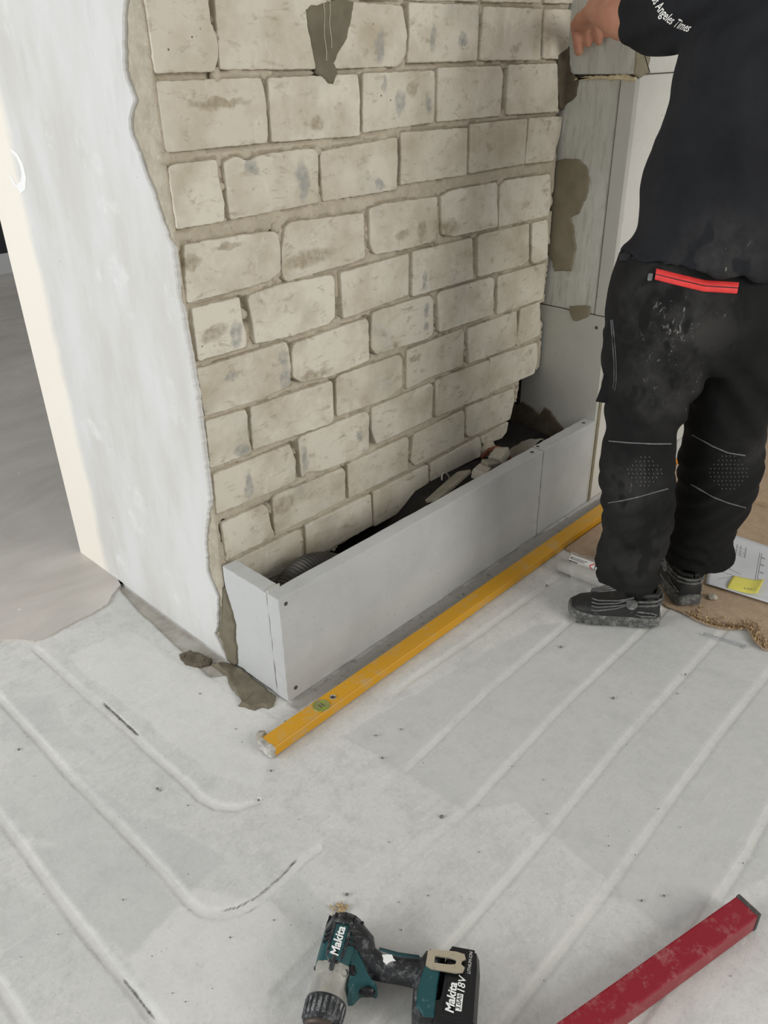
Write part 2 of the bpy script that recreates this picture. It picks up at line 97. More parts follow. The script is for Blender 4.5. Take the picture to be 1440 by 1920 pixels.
GRIT = [((0.6486,1.0198),0.003),((0.3659,1.5358),0.003),((0.7173,1.0632),0.003),((0.9488,0.9669),0.003),((1.0027,0.9382),0.0025),((0.9099,0.9091),0.003),((0.877,0.7094),0.0045),((0.9847,0.3202),0.0025),((1.0216,0.2949),0.0025),((0.622,0.7253),0.004),((0.7557,1.3846),0.002),((1.7157,1.0152),0.004),((1.6211,0.5422),0.003),((1.5445,0.5257),0.002),((1.505,0.8297),0.004),((1.4252,0.6308),0.004),((0.519,1.2035),0.003),((0.5205,1.1956),0.002),((0.837,1.1562),0.002),((0.4455,0.9801),0.0012),((0.7647,0.5663),0.0009),((0.1496,1.0574),0.0011),((0.3041,0.7808),0.0013),((1.0647,0.3766),0.0014),((0.331,1.0239),0.0017),((0.6413,0.6046),0.0015),((0.2152,1.0477),0.0014),((0.7419,1.2226),0.0017),((0.6039,0.6624),0.0017),((0.7386,0.3677),0.0012),((1.0479,0.4247),0.0017),((1.3643,0.4619),0.0009),((0.2972,0.8085),0.0012),((0.9523,0.6726),0.0013),((0.6739,0.9206),0.0014),((0.6333,0.4921),0.0015),((0.9519,0.1856),0.0018),((1.0853,0.6841),0.0017),((0.9599,0.1427),0.0014),((1.1005,0.6118),0.0016),((0.9053,0.7406),0.0009),((0.8287,0.2246),0.0009),((1.0676,0.4366),0.001),((0.4226,0.8173),0.0017),((0.2346,1.1446),0.0008),((1.0308,0.5565),0.0017),((1.188,0.2173),0.0018),((0.7267,1.1789),0.0014),((0.3542,1.4345),0.0012),((1.0223,0.7605),0.0008),((1.1966,0.3956),0.0018),((1.1847,0.3428),0.0013),((0.6779,0.6441),0.0014),((0.725,0.6136),0.0017),((0.7605,0.747),0.0015),((0.5392,1.1183),0.0018),((0.7202,0.6812),0.0008),((0.6044,0.7777),0.0008),((0.773,0.552),0.0009),((0.8637,0.6024),0.0015),((0.4973,0.7861),0.0015),((0.3965,1.5582),0.0015),((1.3402,0.308),0.0013),((0.9059,0.7025),0.0012),((0.5894,0.9929),0.0014),((0.5733,1.0022),0.0016),((0.2304,1.1887),0.0015),((0.6531,1.0823),0.0016),((0.5906,1.1906),0.0012),((1.157,0.6811),0.0011),((0.4378,0.7521),0.0012),((1.2839,0.4619),0.0011),((0.6978,0.4368),0.0013),((0.6065,1.2537),0.0013),((0.3177,0.9007),0.0016),((0.4904,1.1954),0.0016),((0.7221,0.4684),0.0011),((0.4269,1.2494),0.0016),((0.5557,1.0527),0.0012),((0.682,0.8527),0.0017),((0.5819,1.4319),0.0017),((0.8517,0.202),0.0012),((0.9371,0.1513),0.001),((0.8008,0.3616),0.0015),((0.8451,0.8012),0.0011),((0.6353,1.2895),0.0014),((0.4033,0.8064),0.0008),((1.0097,0.2476),0.0017),((0.904,0.206),0.0014)]
SAND = (0.5922,0.7099)
YB = 1.4185      # brick face
YF = 1.197       # face of the casing and of the pier
XE = 2.228       # end wall
XP = 0.8772      # plaster face
XS = 0.882

# ---------------------------------------------------------------- helpers
def srgb(r, g, b):
    f = lambda c: (c / 255 / 12.92) if c / 255 <= 0.04045 else ((c / 255 + 0.055) / 1.055) ** 2.4
    return (f(r), f(g), f(b), 1)


def new_mat(name):
    m = bpy.data.materials.new(name)
    m.use_nodes = True
    nt = m.node_tree
    return m, nt, nt.nodes['Principled BSDF']


def nd(nt, t, **kw):
    n = nt.nodes.new(t)
    for k, v in kw.items():
        if k.startswith('_'):
            setattr(n, k[1:], v)
        else:
            n.inputs[k.replace('_', ' ')].default_value = v
    return n


def lk(nt, a, b):
    nt.links.new(a, b)


def pos(nt):
    return nd(nt, 'ShaderNodeNewGeometry').outputs['Position']


def noise_tex(nt, vec, scale, detail=6, rough=0.6, stretch=None, dist=0.0):
    if stretch:
        mp = nd(nt, 'ShaderNodeMapping')
        mp.inputs['Scale'].default_value = stretch
        lk(nt, vec, mp.inputs['Vector'])
        vec = mp.outputs['Vector']
    n = nd(nt, 'ShaderNodeTexNoise', Scale=scale, Detail=detail, Roughness=rough, Distortion=dist)
    lk(nt, vec, n.inputs['Vector'])
    return n.outputs['Fac']


def ramp(nt, fac, a, b, va=0.0, vb=1.0, ease=False):
    n = nd(nt, 'ShaderNodeMapRange')
    if ease:
        n.interpolation_type = 'SMOOTHSTEP'
    n.inputs['From Min'].default_value = a
    n.inputs['From Max'].default_value = b
    n.inputs['To Min'].default_value = va
    n.inputs['To Max'].default_value = vb
    lk(nt, fac, n.inputs['Value'])
    return n.outputs['Result']


def mixc(nt, fac, a, b, mode='MIX'):
    n = nd(nt, 'ShaderNodeMix', _data_type='RGBA', _blend_type=mode)
    for s, v in ((0, fac), (6, a), (7, b)):
        if isinstance(v, (int, float)):
            n.inputs[s].default_value = v
        elif isinstance(v, tuple):
            n.inputs[s].default_value = v
        else:
            lk(nt, v, n.inputs[s])
    return n.outputs[2]


def mth(nt, op, a, b=None):
    n = nd(nt, 'ShaderNodeMath', _operation=op)
    for i, v in ((0, a), (1, b)):
        if v is None:
            continue
        if isinstance(v, (int, float)):
            n.inputs[i].default_value = v
        else:
            lk(nt, v, n.inputs[i])
    return n.outputs[0]


def bump(nt, bsdf, h, strength=0.3, dist=0.002):
    b = nd(nt, 'ShaderNodeBump', Strength=strength, Distance=dist)
    lk(nt, h, b.inputs['Height'])
    lk(nt, b.outputs['Normal'], bsdf.inputs['Normal'])


def simple(name, c1, c2=None, scale=20, rough=0.7, bmp=0.2, bdist=0.001, metal=0.0, lo=0.35, hi=0.65, obj=False, bscale=None):
    m, nt, b = new_mat(name)
    b.inputs['Roughness'].default_value = rough
    b.inputs['Metallic'].default_value = metal
    v = nd(nt, 'ShaderNodeTexCoord').outputs['Object'] if obj else pos(nt)
    n = noise_tex(nt, v, scale)
    if c2 is None:
        b.inputs['Base Color'].default_value = c1
    else:
        lk(nt, mixc(nt, ramp(nt, n, lo, hi), c1, c2), b.inputs['Base Color'])
    if bmp:
        bump(nt, b, noise_tex(nt, v, bscale or scale * 4), bmp, bdist)
    return m


def dusty(name, c, dust, scale=30, rough=0.5, amount=0.55, bmp=0.1, metal=0.0):
    """a surface with worn-in dust patches"""
    m, nt, b = new_mat(name)
    v = pos(nt)
    a = noise_tex(nt, v, scale, 8, 0.7)
    a2 = noise_tex(nt, v, scale * 5, 5, 0.7)
    f = ramp(nt, mth(nt, 'ADD', mth(nt, 'MULTIPLY', a, 0.7), mth(nt, 'MULTIPLY', a2, 0.3)), amount, amount + 0.2)
    lk(nt, mixc(nt, f, c, dust), b.inputs['Base Color'])
    lk(nt, ramp(nt, f, 0, 1, rough, 0.85), b.inputs['Roughness'])
    b.inputs['Metallic'].default_value = metal
    bump(nt, b, a2, bmp, 0.001)
    return m


WL = {}
def set_mesh(o_name, me, mat, parent, base=None):
    o = bpy.data.objects.new(o_name, me)
    COL.objects.link(o)
    n = len(me.vertices)
    co = np.empty(n * 3, np.float32)
    me.vertices.foreach_get('co', co)
    co = co.reshape(-1, 3)
    lo, hi = co.min(0), co.max(0)
    c = np.array([(lo[0] + hi[0]) / 2, (lo[1] + hi[1]) / 2, lo[2]]) if base is None else np.array(base)
    co -= c.astype(np.float32)
    me.vertices.foreach_set('co', co.ravel())
    me.update()
    if mat is not None:
        for mm in (mat if isinstance(mat, (list, tuple)) else [mat]):
            me.materials.append(mm)
    c = Vector([float(v) for v in c])
    WL[o.name] = c
    if parent is not None:
        o.parent = parent
        o.location = c - WL[parent.name]
    else:
        o.location = c
    return o


def obj(name, bm, mat, parent=None, smooth=False):
    bmesh.ops.recalc_face_normals(bm, faces=bm.faces)
    me = bpy.data.meshes.new(name)
    bm.to_mesh(me)
    bm.free()
    if smooth:
        me.polygons.foreach_set('use_smooth', [True] * len(me.polygons))
    return set_mesh(name, me, mat, parent)


def empty(name, loc, label=None, cat=None, group=None):
    o = bpy.data.objects.new(name, None)
    COL.objects.link(o)
    o.empty_display_size = 0.1
    o.location = loc
    WL[o.name] = Vector(loc)
    if label:
        tag(o, label, cat, group)
    return o


def tag(o, label, cat, group=None):
    o['label'] = label
    o['category'] = cat
    if group:
        o['group'] = group
    return o


def struct(o):
    o['kind'] = 'structure'
    return o


def BM():
    return bmesh.new()


def add_box(bm, lo, hi, bev=0.0, seg=2, M=None):
    r = bmesh.ops.create_cube(bm, size=1.0)
    vs_ = r['verts']
    for v in vs_:
        v.co = Vector((lo[i] + (v.co[i] + 0.5) * (hi[i] - lo[i]) for i in range(3)))
    if bev > 0:
        es = list({e for v in vs_ for e in v.link_edges})
        rr = bmesh.ops.bevel(bm, geom=es, offset=bev, segments=seg, profile=0.6, affect='EDGES')
        vs_ = list({v for f in rr['faces'] for v in f.verts} | set(v for v in vs_ if v.is_valid))
    if M is not None:
        bmesh.ops.transform(bm, matrix=M, verts=[v for v in vs_ if v.is_valid])
    return vs_


def add_tube(bm, pts, rad, seg=12, up=(0, 0, 1), cap=True, flat=None):
    """swept tube; rad: number, list, or list of (a, b); end caps rounded"""
    pts = [Vector(p) for p in pts]
    n = len(pts)
    rads = [rad] * n if isinstance(rad, (int, float)) else list(rad)
    rads = [(r, r) if isinstance(r, (int, float)) else r for r in rads]
    rings = []
    up = Vector(up)
    for i, p in enumerate(pts):
        t = (pts[min(i + 1, n - 1)] - pts[max(i - 1, 0)]).normalized()
        s = t.cross(up)
        if s.length < 1e-4:
            s = t.cross(Vector((1, 0, 0)))
        s.normalize()
        u = s.cross(t).normalized()
        a, b = rads[i]
        rings.append([bm.verts.new(p + s * (math.cos(2 * math.pi * k / seg) * a) + u * (math.sin(2 * math.pi * k / seg) * b)) for k in range(seg)])
    fs = []
    for i in range(n - 1):
        for k in range(seg):
            fs.append(bm.faces.new((rings[i][k], rings[i][(k + 1) % seg], rings[i + 1][(k + 1) % seg], rings[i + 1][k])))
    if cap:
        for ring, p, q, rr in ((rings[0], pts[0], pts[1], rads[0]), (rings[-1], pts[-1], pts[-2], rads[-1])):
            d = (p - q).normalized() * (0.6 * min(rr))
            inner = [bm.verts.new(p + (v.co - p) * 0.65 + d * 0.75) for v in ring]
            tip = bm.verts.new(p + d)
            for k in range(seg):
                bm.faces.new((ring[k], ring[(k + 1) % seg], inner[(k + 1) % seg], inner[k]))
                bm.faces.new((inner[k], inner[(k + 1) % seg], tip))
    return rings


def add_lathe(bm, prof, origin, axis, seg=24, ref=None):
    """prof: list of (distance along axis, radius)"""
    axis = Vector(axis).normalized()
    s = axis.orthogonal().normalized() if ref is None else Vector(ref).normalized()
    u = axis.cross(s)
    o = Vector(origin)
    rings = []
    for d, r in prof:
        if r < 1e-6:
            rings.append([bm.verts.new(o + axis * d)])
        else:
            rings.append([bm.verts.new(o + axis * d + s * (math.cos(2 * math.pi * k / seg) * r) + u * (math.sin(2 * math.pi * k / seg) * r)) for k in range(seg)])
    for a, b in zip(rings, rings[1:]):
        for k in range(seg):
            k2 = (k + 1) % seg
            if len(a) == 1 and len(b) == 1:
                continue
            if len(a) == 1:
                bm.faces.new((a[0], b[k2], b[k]))
            elif len(b) == 1:
                bm.faces.new((a[k], a[k2], b[0]))
            else:
                bm.faces.new((a[k], a[k2], b[k2], b[k]))
    return rings


def densify(pts, step, closed=True):
    out = []
    n = len(pts)
    for i in range(n if closed else n - 1):
        a = Vector((pts[i][0], pts[i][1], 0))
        b = Vector((pts[(i + 1) % n][0], pts[(i + 1) % n][1], 0))
        k = max(1, int((b - a).length / step))
        for j in range(k):
            q = a.lerp(b, j / k)
            out.append((q.x, q.y))
    if not closed:
        out.append((pts[-1][0], pts[-1][1]))
    return out


def jitter(pts, amp, freq, seed):
    out = []
    for x, y in pts:
        v = noise.noise_vector(Vector((x * freq + seed, y * freq - seed * 0.7, seed * 1.3)))
        v2 = noise.noise_vector(Vector((x * freq * 3.1 - seed, y * freq * 3.1 + seed, seed)))
        out.append((x + amp * (v.x + 0.5 * v2.x), y + amp * (v.y + 0.5 * v2.y)))
    return out


def shrink(pts, d):
    """move a 2-D outline inwards by d along its averaged normals"""
    n = len(pts)
    A = sum(pts[i][0] * pts[(i + 1) % n][1] - pts[(i + 1) % n][0] * pts[i][1] for i in range(n))
    sg = 1 if A > 0 else -1
    out = []
    for i in range(n):
        p0, p1, p2 = pts[i - 1], pts[i], pts[(i + 1) % n]
        tx, ty = p2[0] - p0[0], p2[1] - p0[1]
        L = math.hypot(tx, ty) or 1
        out.append((p1[0] - sg * ty / L * d, p1[1] + sg * tx / L * d))
    return out


def slab(outline, plane, h0, h1, bev=0.002, lift=None, step=0.005, jit=(0.002, 60), seed=1.0, rings=1):
    """thin plate with a worn outline. plane(u, v, h) -> point; h1 is its proud face"""
    pts = jitter(densify(outline, step), jit[0], jit[1], seed)
    bm = BM()
    lay = [[bm.verts.new(plane(u, v, h0)) for u, v in pts], [bm.verts.new(plane(u, v, h1 - (h1 - h0) * 0.35)) for u, v in pts]]
    q = shrink(pts, bev)
    lay.append([bm.verts.new(plane(u, v, h1)) for u, v in q])
    for a, b in zip(lay, lay[1:]):
        for i in range(len(pts)):
            j = (i + 1) % len(pts)
            bm.faces.new((a[i], a[j], b[j], b[i]))
    bm.faces.new(lay[0])
    f = bm.faces.new(lay[-1])
    return bm


def floor_plane(z):
    return lambda u, v, h: (u, v, z + h)
def back_plane(u, v, h):
    return (u, YB - h, v)
def end_plane(u, v, h):
    return (XE - h, u, v)
def pier_plane(u, v, h):
    return (u, YF - h, v)


def cut(name):
    pass


def smoothstep(a, b, x):
    t = np.clip((x - a) / (b - a), 0, 1)
    return t * t * (3 - 2 * t)


def vnoise(x, y, s, seed=0, octs=4):
    """cheap value noise on numpy arrays"""
    rng = np.random.RandomState(seed)
    tot = np.zeros_like(x)
    amp, nn = 1.0, 0.0
    for o in range(octs):
        g = rng.rand(256, 256)
        xs, ys = x * s + 37.1 * o, y * s + 11.7 * o
        xi, yi = np.floor(xs).astype(int), np.floor(ys).astype(int)
        fx, fy = xs - xi, ys - yi
        fx, fy = fx * fx * (3 - 2 * fx), fy * fy * (3 - 2 * fy)
        G = lambda a, b: g[a % 256, b % 256]
        v = (G(xi, yi) * (1 - fx) + G(xi + 1, yi) * fx) * (1 - fy) + (G(xi, yi + 1) * (1 - fx) + G(xi + 1, yi + 1) * fx) * fy
        tot += amp * v
        nn += amp
        amp *= 0.55
        s *= 2.03
    return tot / nn


def in_poly(px, py, poly):
    ins = np.zeros(px.shape, bool)
    n = len(poly)
    for i in range(n):
        x0, y0 = poly[i]
        x1, y1 = poly[(i + 1) % n]
        if y0 == y1:
            continue
        c = ((y0 > py) != (y1 > py)) & (px < (x1 - x0) * (py - y0) / (y1 - y0) + x0)
        ins ^= c
    return ins


def seg_dist(px, py, line):
    d = np.full(px.shape, 9.0)
    L = np.zeros(px.shape)
    side = np.zeros(px.shape)
    acc = 0.0
    for (x0, y0), (x1, y1) in zip(line, line[1:]):
        dx, dy = x1 - x0, y1 - y0
        l2 = dx * dx + dy * dy
        t = np.clip(((px - x0) * dx + (py - y0) * dy) / l2, 0, 1)
        dd = np.hypot(px - x0 - t * dx, py - y0 - t * dy)
        sd = (dx * (py - y0) - dy * (px - x0))
        m = dd < d
        d[m] = dd[m]
        L[m] = acc + (t * math.sqrt(l2))[m]
        side[m] = sd[m]
        acc += math.sqrt(l2)
    return d, L, np.sign(side)


def poly_soft(px, py, poly, w):
    ins = in_poly(px, py, poly)
    d, _, _ = seg_dist(px, py, list(poly) + [poly[0]])
    return smoothstep(-w, w, np.where(ins, d, -d))


def grid_mesh(name, P, nu, nv, keep=None, attrs=None, smooth=True, flip=False):
    """P: (nu*nv,3)"""
    me = bpy.data.meshes.new(name)
    iu, iv = np.meshgrid(np.arange(nu - 1), np.arange(nv - 1), indexing='ij')
    a = (iu * nv + iv).ravel()
    q = np.stack([a, a + nv, a + nv + 1, a + 1], 1)
    if flip:
        q = q[:, ::-1].copy()
    if keep is not None:
        q = q[keep[q].all(1)]
    me.vertices.add(len(P))
    me.vertices.foreach_set('co', P.astype(np.float32).ravel())
    me.loops.add(len(q) * 4)
    me.loops.foreach_set('vertex_index', q.astype(np.int32).ravel())
    me.polygons.add(len(q))
    me.polygons.foreach_set('loop_start', np.arange(0, len(q) * 4, 4, dtype=np.int32))
    me.polygons.foreach_set('loop_total', np.full(len(q), 4, np.int32))
    me.update(calc_edges=True)
    if smooth:
        me.polygons.foreach_set('use_smooth', np.ones(len(q), bool))
    for k, v in (attrs or {}).items():
        at = me.attributes.new(k, 'FLOAT', 'POINT')
        at.data.foreach_set('value', v.astype(np.float32).ravel())
    me.validate()
    return me


def attr(nt, name):
    return nd(nt, 'ShaderNodeAttribute', _attribute_name=name).outputs['Fac']


# ---------------------------------------------------------------- materials
def m_brick():
    m, nt, b = new_mat('sand_lime_brick')
    v = pos(nt)
    rnd = nd(nt, 'ShaderNodeObjectInfo').outputs['Random']
    base = mixc(nt, rnd, srgb(212, 205, 188), srgb(223, 217, 202))
    n1 = noise_tex(nt, v, 9, 6, 0.6)
    c = mixc(nt, ramp(nt, n1, 0.42, 0.72), base, srgb(186, 176, 154))
    n2 = noise_tex(nt, v, 22, 8, 0.72, (1.0, 1.0, 2.2), 0.4)
    c = mixc(nt, ramp(nt, n2, 0.55, 0.68, 0, 0.75), c, srgb(160, 149, 127))
    n3 = noise_tex(nt, v, 16, 6, 0.65, (1, 1, 0.5), 0.6)
    c = mixc(nt, ramp(nt, n3, 0.60, 0.72, 0, 0.75), c, srgb(226, 221, 208))
    n5 = noise_tex(nt, v, 6.5, 3, 0.5)
    c = mixc(nt, ramp(nt, n5, 0.6, 0.74, 0, 0.35), c, srgb(176, 178, 176))
    vo = nd(nt, 'ShaderNodeTexVoronoi', Scale=26.0)
    lk(nt, v, vo.inputs['Vector'])
    pit = ramp(nt, vo.outputs['Distance'], 0.03, 0.075, 1, 0)
    pit = mth(nt, 'MULTIPLY', pit, ramp(nt, noise_tex(nt, v, 7.3, 2), 0.5, 0.6))
    c = mixc(nt, pit, c, srgb(88, 80, 70))
    # stains with a place of their own: grey-blue smears and brown mortar rests
    sx = nd(nt, 'ShaderNodeSeparateXYZ')
    dv = nd(nt, 'ShaderNodeTexNoise', Scale=38.0, Detail=4.0)
    lk(nt, v, dv.inputs['Vector'])
    ad = nd(nt, 'ShaderNodeVectorMath', _operation='MULTIPLY_ADD')
    lk(nt, dv.outputs['Color'], ad.inputs[0])
    ad.inputs[1].default_value = (0.034, 0.034, 0.034)
    lk(nt, v, ad.inputs[2])
    lk(nt, ad.outputs[0], sx.inputs[0])
    for kind, col, st in ((0, srgb(144, 146, 144), 0.75), (1, srgb(152, 139, 115), 0.8)):
        tot = None
        for (px, pz), (rx, rz), k in SMUDGES:
            if k != kind:
                continue
            dx = mth(nt, 'MULTIPLY', mth(nt, 'SUBTRACT', sx.outputs[0], px + 0.017), 1 / rx)
            dz = mth(nt, 'MULTIPLY', mth(nt, 'SUBTRACT', sx.outputs[2], pz + 0.017), 1 / rz)
            d = mth(nt, 'ADD', mth(nt, 'MULTIPLY', dx, dx), mth(nt, 'MULTIPLY', dz, dz))
            tot = d if tot is None else mth(nt, 'MINIMUM', tot, d)
        f = mth(nt, 'MULTIPLY', ramp(nt, tot, 0.15, 1.2, st, 0, True), ramp(nt, noise_tex(nt, v, 70, 4), 0.3, 0.6, 0.35, 1.0))
        c = mixc(nt, f, c, col)
    lk(nt, c, b.inputs['Base Color'])
    b.inputs['Roughness'].default_value = 0.88
    h = mth(nt, 'ADD', noise_tex(nt, v, 160, 6), mth(nt, 'MULTIPLY', n2, 1.2))
    bump(nt, b, h, 0.35, 0.0016)
    return m


def m_mortar(name, c1, c2, c3):
    m, nt, b = new_mat(name)
    v = pos(nt)
    n1 = noise_tex(nt, v, 28, 7, 0.7)
    c = mixc(nt, ramp(nt, n1, 0.35, 0.62), c1, c2)
    n2 = noise_tex(nt, v, 90, 6, 0.7)
    c = mixc(nt, ramp(nt, n2, 0.56, 0.72, 0, 0.8), c, c3)
    lk(nt, c, b.inputs['Base Color'])
    b.inputs['Roughness'].default_value = 0.95
    bump(nt, b, mth(nt, 'ADD', n2, noise_tex(nt, v, 300, 4)), 0.7, 0.003)
    return m


def m_plaster():
    m, nt, b = new_mat('white_plaster')
    v = pos(nt)
    n1 = noise_tex(nt, v, 3.2, 6, 0.6, (1, 2.2, 0.8))
    c = mixc(nt, ramp(nt, n1, 0.38, 0.66), srgb(214, 214, 212), srgb(202, 200, 194))
    n2 = noise_tex(nt, v, 14, 7, 0.7, (1, 1.6, 0.5))
    c = mixc(nt, ramp(nt, n2, 0.55, 0.75, 0, 0.6), c, srgb(195, 194, 189))
    n3 = noise_tex(nt, v, 7, 4, 0.6)
    c = mixc(nt, ramp(nt, n3, 0.62, 0.74, 0, 0.6), c, srgb(230, 230, 228))
    vo = nd(nt, 'ShaderNodeTexVoronoi', Scale=14.0)
    lk(nt, v, vo.inputs['Vector'])
    pit = mth(nt, 'MULTIPLY', ramp(nt, vo.outputs['Distance'], 0.02, 0.05, 1, 0), ramp(nt, noise_tex(nt, v, 5, 2), 0.55, 0.6))
    c = mixc(nt, pit, c, srgb(140, 138, 134))
    # warm light along the far edge, put into the plaster colour as cream
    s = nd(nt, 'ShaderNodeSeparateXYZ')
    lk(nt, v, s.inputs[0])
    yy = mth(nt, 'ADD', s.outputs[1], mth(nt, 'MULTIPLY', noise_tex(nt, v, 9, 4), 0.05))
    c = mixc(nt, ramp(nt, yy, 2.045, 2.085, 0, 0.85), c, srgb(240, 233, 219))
    lk(nt, c, b.inputs['Base Color'])
    b.inputs['Roughness'].default_value = 0.8
    bump(nt, b, mth(nt, 'ADD', n2, mth(nt, 'MULTIPLY', noise_tex(nt, v, 120, 5), 0.5)), 0.22, 0.002)
    return m


def m_floor():
    m, nt, b = new_mat('primed_screed')
    v = pos(nt)
    n1 = noise_tex(nt, v, 2.6, 6, 0.62)
    c = mixc(nt, ramp(nt, n1, 0.4, 0.64), srgb(212, 211, 206), srgb(203, 203, 199))
    n2 = noise_tex(nt, v, 17, 8, 0.72)
    c = mixc(nt, ramp(nt, n2, 0.47, 0.70, 0, 0.7), c, srgb(184, 184, 181))
    ng = noise_tex(nt, v, 130, 6, 0.7)
    c = mixc(nt, ramp(nt, ng, 0.55, 0.72, 0, 0.5), c, srgb(170, 170, 167))
    c = mixc(nt, ramp(nt, ng, 0.44, 0.3, 0, 0.5), c, srgb(226, 225, 221))
    nst = noise_tex(nt, v, 30, 6, 0.7, (0.5, 2.4, 1), 0.5)
    c = mixc(nt, ramp(nt, nst, 0.56, 0.72, 0, 0.6), c, srgb(222, 221, 217))
    z = attr(nt, 'zone')
    zz = mth(nt, 'ADD', z, mth(nt, 'MULTIPLY', mth(nt, 'SUBTRACT', n2, 0.5), 0.5))
    c = mixc(nt, ramp(nt, zz, -0.15, -0.9, 0, 0.5), c, srgb(186, 187, 185))
    c = mixc(nt, ramp(nt, zz, 0.2, 0.8, 0, 0.45), c, srgb(224, 223, 218))
    # dirt: small dark spots and scuffs
    n4 = noise_tex(nt, v, 55, 8, 0.75)
    n5 = noise_tex(nt, v, 4.5, 3)
    sc = mth(nt, 'MULTIPLY', ramp(nt, n4, 0.6, 0.7), ramp(nt, n5, 0.5, 0.62))
    c = mixc(nt, mth(nt, 'MULTIPLY', sc, 0.55), c, srgb(140, 140, 136))
    for scl, th in ((23.0, 0.045), (41.0, 0.05)):
        vo = nd(nt, 'ShaderNodeTexVoronoi', Scale=scl)
        lk(nt, v, vo.inputs['Vector'])
        sp = mth(nt, 'MULTIPLY', ramp(nt, vo.outputs['Distance'], th * 0.6, th, 1, 0), ramp(nt, noise_tex(nt, v, 6.1, 3), 0.5, 0.58))
        c = mixc(nt, mth(nt, 'MULTIPLY', sp, 0.8), c, srgb(104, 104, 102))
    g = attr(nt, 'groove')
    gn = mth(nt, 'ADD', g, mth(nt, 'MULTIPLY', mth(nt, 'SUBTRACT', n4, 0.5), 1.7))
    c = mixc(nt, ramp(nt, gn, 0.3, 0.85, 0, 0.55), c, srgb(222, 221, 214))
    rim = attr(nt, 'rim')
    c = mixc(nt, ramp(nt, mth(nt, 'ADD', rim, mth(nt, 'MULTIPLY', mth(nt, 'SUBTRACT', n4, 0.5), 1.2)), 0.35, 0.9, 0, 0.7), c, srgb(150, 147, 140))
    ck = attr(nt, 'crack')
    c = mixc(nt, ramp(nt, mth(nt, 'ADD', ck, mth(nt, 'MULTIPLY', mth(nt, 'SUBTRACT', n4, 0.5), 1.0)), 0.45, 0.8, 0, 0.9), c, srgb(72, 70, 64))
    d = attr(nt, 'dirt')
    dn = mth(nt, 'ADD', d, mth(nt, 'MULTIPLY', mth(nt, 'SUBTRACT', n2, 0.5), 1.4))
    c = mixc(nt, ramp(nt, dn, 0.3, 0.8, 0, 0.9), c, srgb(160, 157, 151))
    c = mixc(nt, mth(nt, 'MULTIPLY', ramp(nt, n4, 0.55, 0.68), ramp(nt, d, 0.1, 0.6, 0, 0.8)), c, srgb(92, 90, 86))
    t = attr(nt, 'trench')
    tn = mth(nt, 'ADD', t, mth(nt, 'MULTIPLY', mth(nt, 'SUBTRACT', n4, 0.5), 0.8))
    c = mixc(nt, ramp(nt, tn, 0.35, 0.65, 0, 0.95), c, mixc(nt, ramp(nt, n2, 0.4, 0.6), srgb(178, 174, 166), srgb(158, 152, 142)))
    lk(nt, c, b.inputs['Base Color'])
    b.inputs['Roughness'].default_value = 0.82
    h = mth(nt, 'ADD', mth(nt, 'MULTIPLY', n2, 0.8), mth(nt, 'ADD', mth(nt, 'MULTIPLY', nst, 0.4), mth(nt, 'MULTIPLY', noise_tex(nt, v, 220, 5), 0.35)))
    bump(nt, b, h, 0.4, 0.003)
    return m


def m_screed():
    m, nt, b = new_mat('grey_levelling_screed')
    v = pos(nt)
    n1 = noise_tex(nt, v, 2.2, 7, 0.62, (0.7, 1.5, 1), 0.8)
    c = mixc(nt, ramp(nt, n1, 0.36, 0.66), srgb(208, 203, 196), srgb(180, 176, 169))
    n2 = noise_tex(nt, v, 5, 6, 0.6, (0.3, 1.6, 1), 0.4)
    c = mixc(nt, ramp(nt, n2, 0.5, 0.7, 0, 0.6), c, srgb(200, 188, 178))  # stretched streaks: glossy floor reflections put into the colour
    vo = nd(nt, 'ShaderNodeTexVoronoi', Scale=11.0)
    lk(nt, v, vo.inputs['Vector'])
    c = mixc(nt, ramp(nt, vo.outputs['Distance'], 0.04, 0.055, 1, 0), c, srgb(224, 222, 216))
    lk(nt, c, b.inputs['Base Color'])
    lk(nt, ramp(nt, n1, 0.35, 0.65, 0.3, 0.55), b.inputs['Roughness'])
    bump(nt, b, noise_tex(nt, v, 12, 5), 0.12, 0.003)
    return m


def m_board(name, c1, c2, c3):
    m, nt, b = new_mat(name)
    v = pos(nt)
    n1 = noise_tex(nt, v, 5, 5, 0.6)
    c = mixc(nt, ramp(nt, n1, 0.38, 0.66), c1, c2)
    n2 = noise_tex(nt, v, 34, 8, 0.75, (1, 1, 0.6))
    c = mixc(nt, ramp(nt, n2, 0.6, 0.76, 0, 0.6), c, c3)
    n3 = noise_tex(nt, v, 120, 4, 0.6)
    c = mixc(nt, mth(nt, 'MULTIPLY', ramp(nt, n3, 0.66, 0.72), 0.5), c, srgb(118, 118, 116))
    lk(nt, c, b.inputs['Base Color'])
    b.inputs['Roughness'].default_value = 0.8
    bump(nt, b, n2, 0.12, 0.001)
    return m


def m_endboard():
    """grey cement board with trowel streaks"""
    m, nt, b = new_mat('cement_board')
    v = pos(nt)
    n1 = noise_tex(nt, v, 7, 7, 0.65, (1, 1.6, 0.5), 0.3)
    c = mixc(nt, ramp(nt, n1, 0.36, 0.66), srgb(206, 206, 198), srgb(178, 178, 167))
    n2 = noise_tex(nt, v, 30, 8, 0.75, (1, 2.6, 0.4))
    c = mixc(nt, ramp(nt, n2, 0.52, 0.68, 0, 0.8), c, srgb(152, 149, 136))
    n4 = noise_tex(nt, v, 22, 6, 0.7)
    c = mixc(nt, ramp(nt, n4, 0.62, 0.74, 0, 0.6), c, srgb(217, 217, 209))
    lk(nt, c, b.inputs['Base Color'])
    b.inputs['Roughness'].default_value = 0.85
    bump(nt, b, n2, 0.2, 0.0015)
    return m


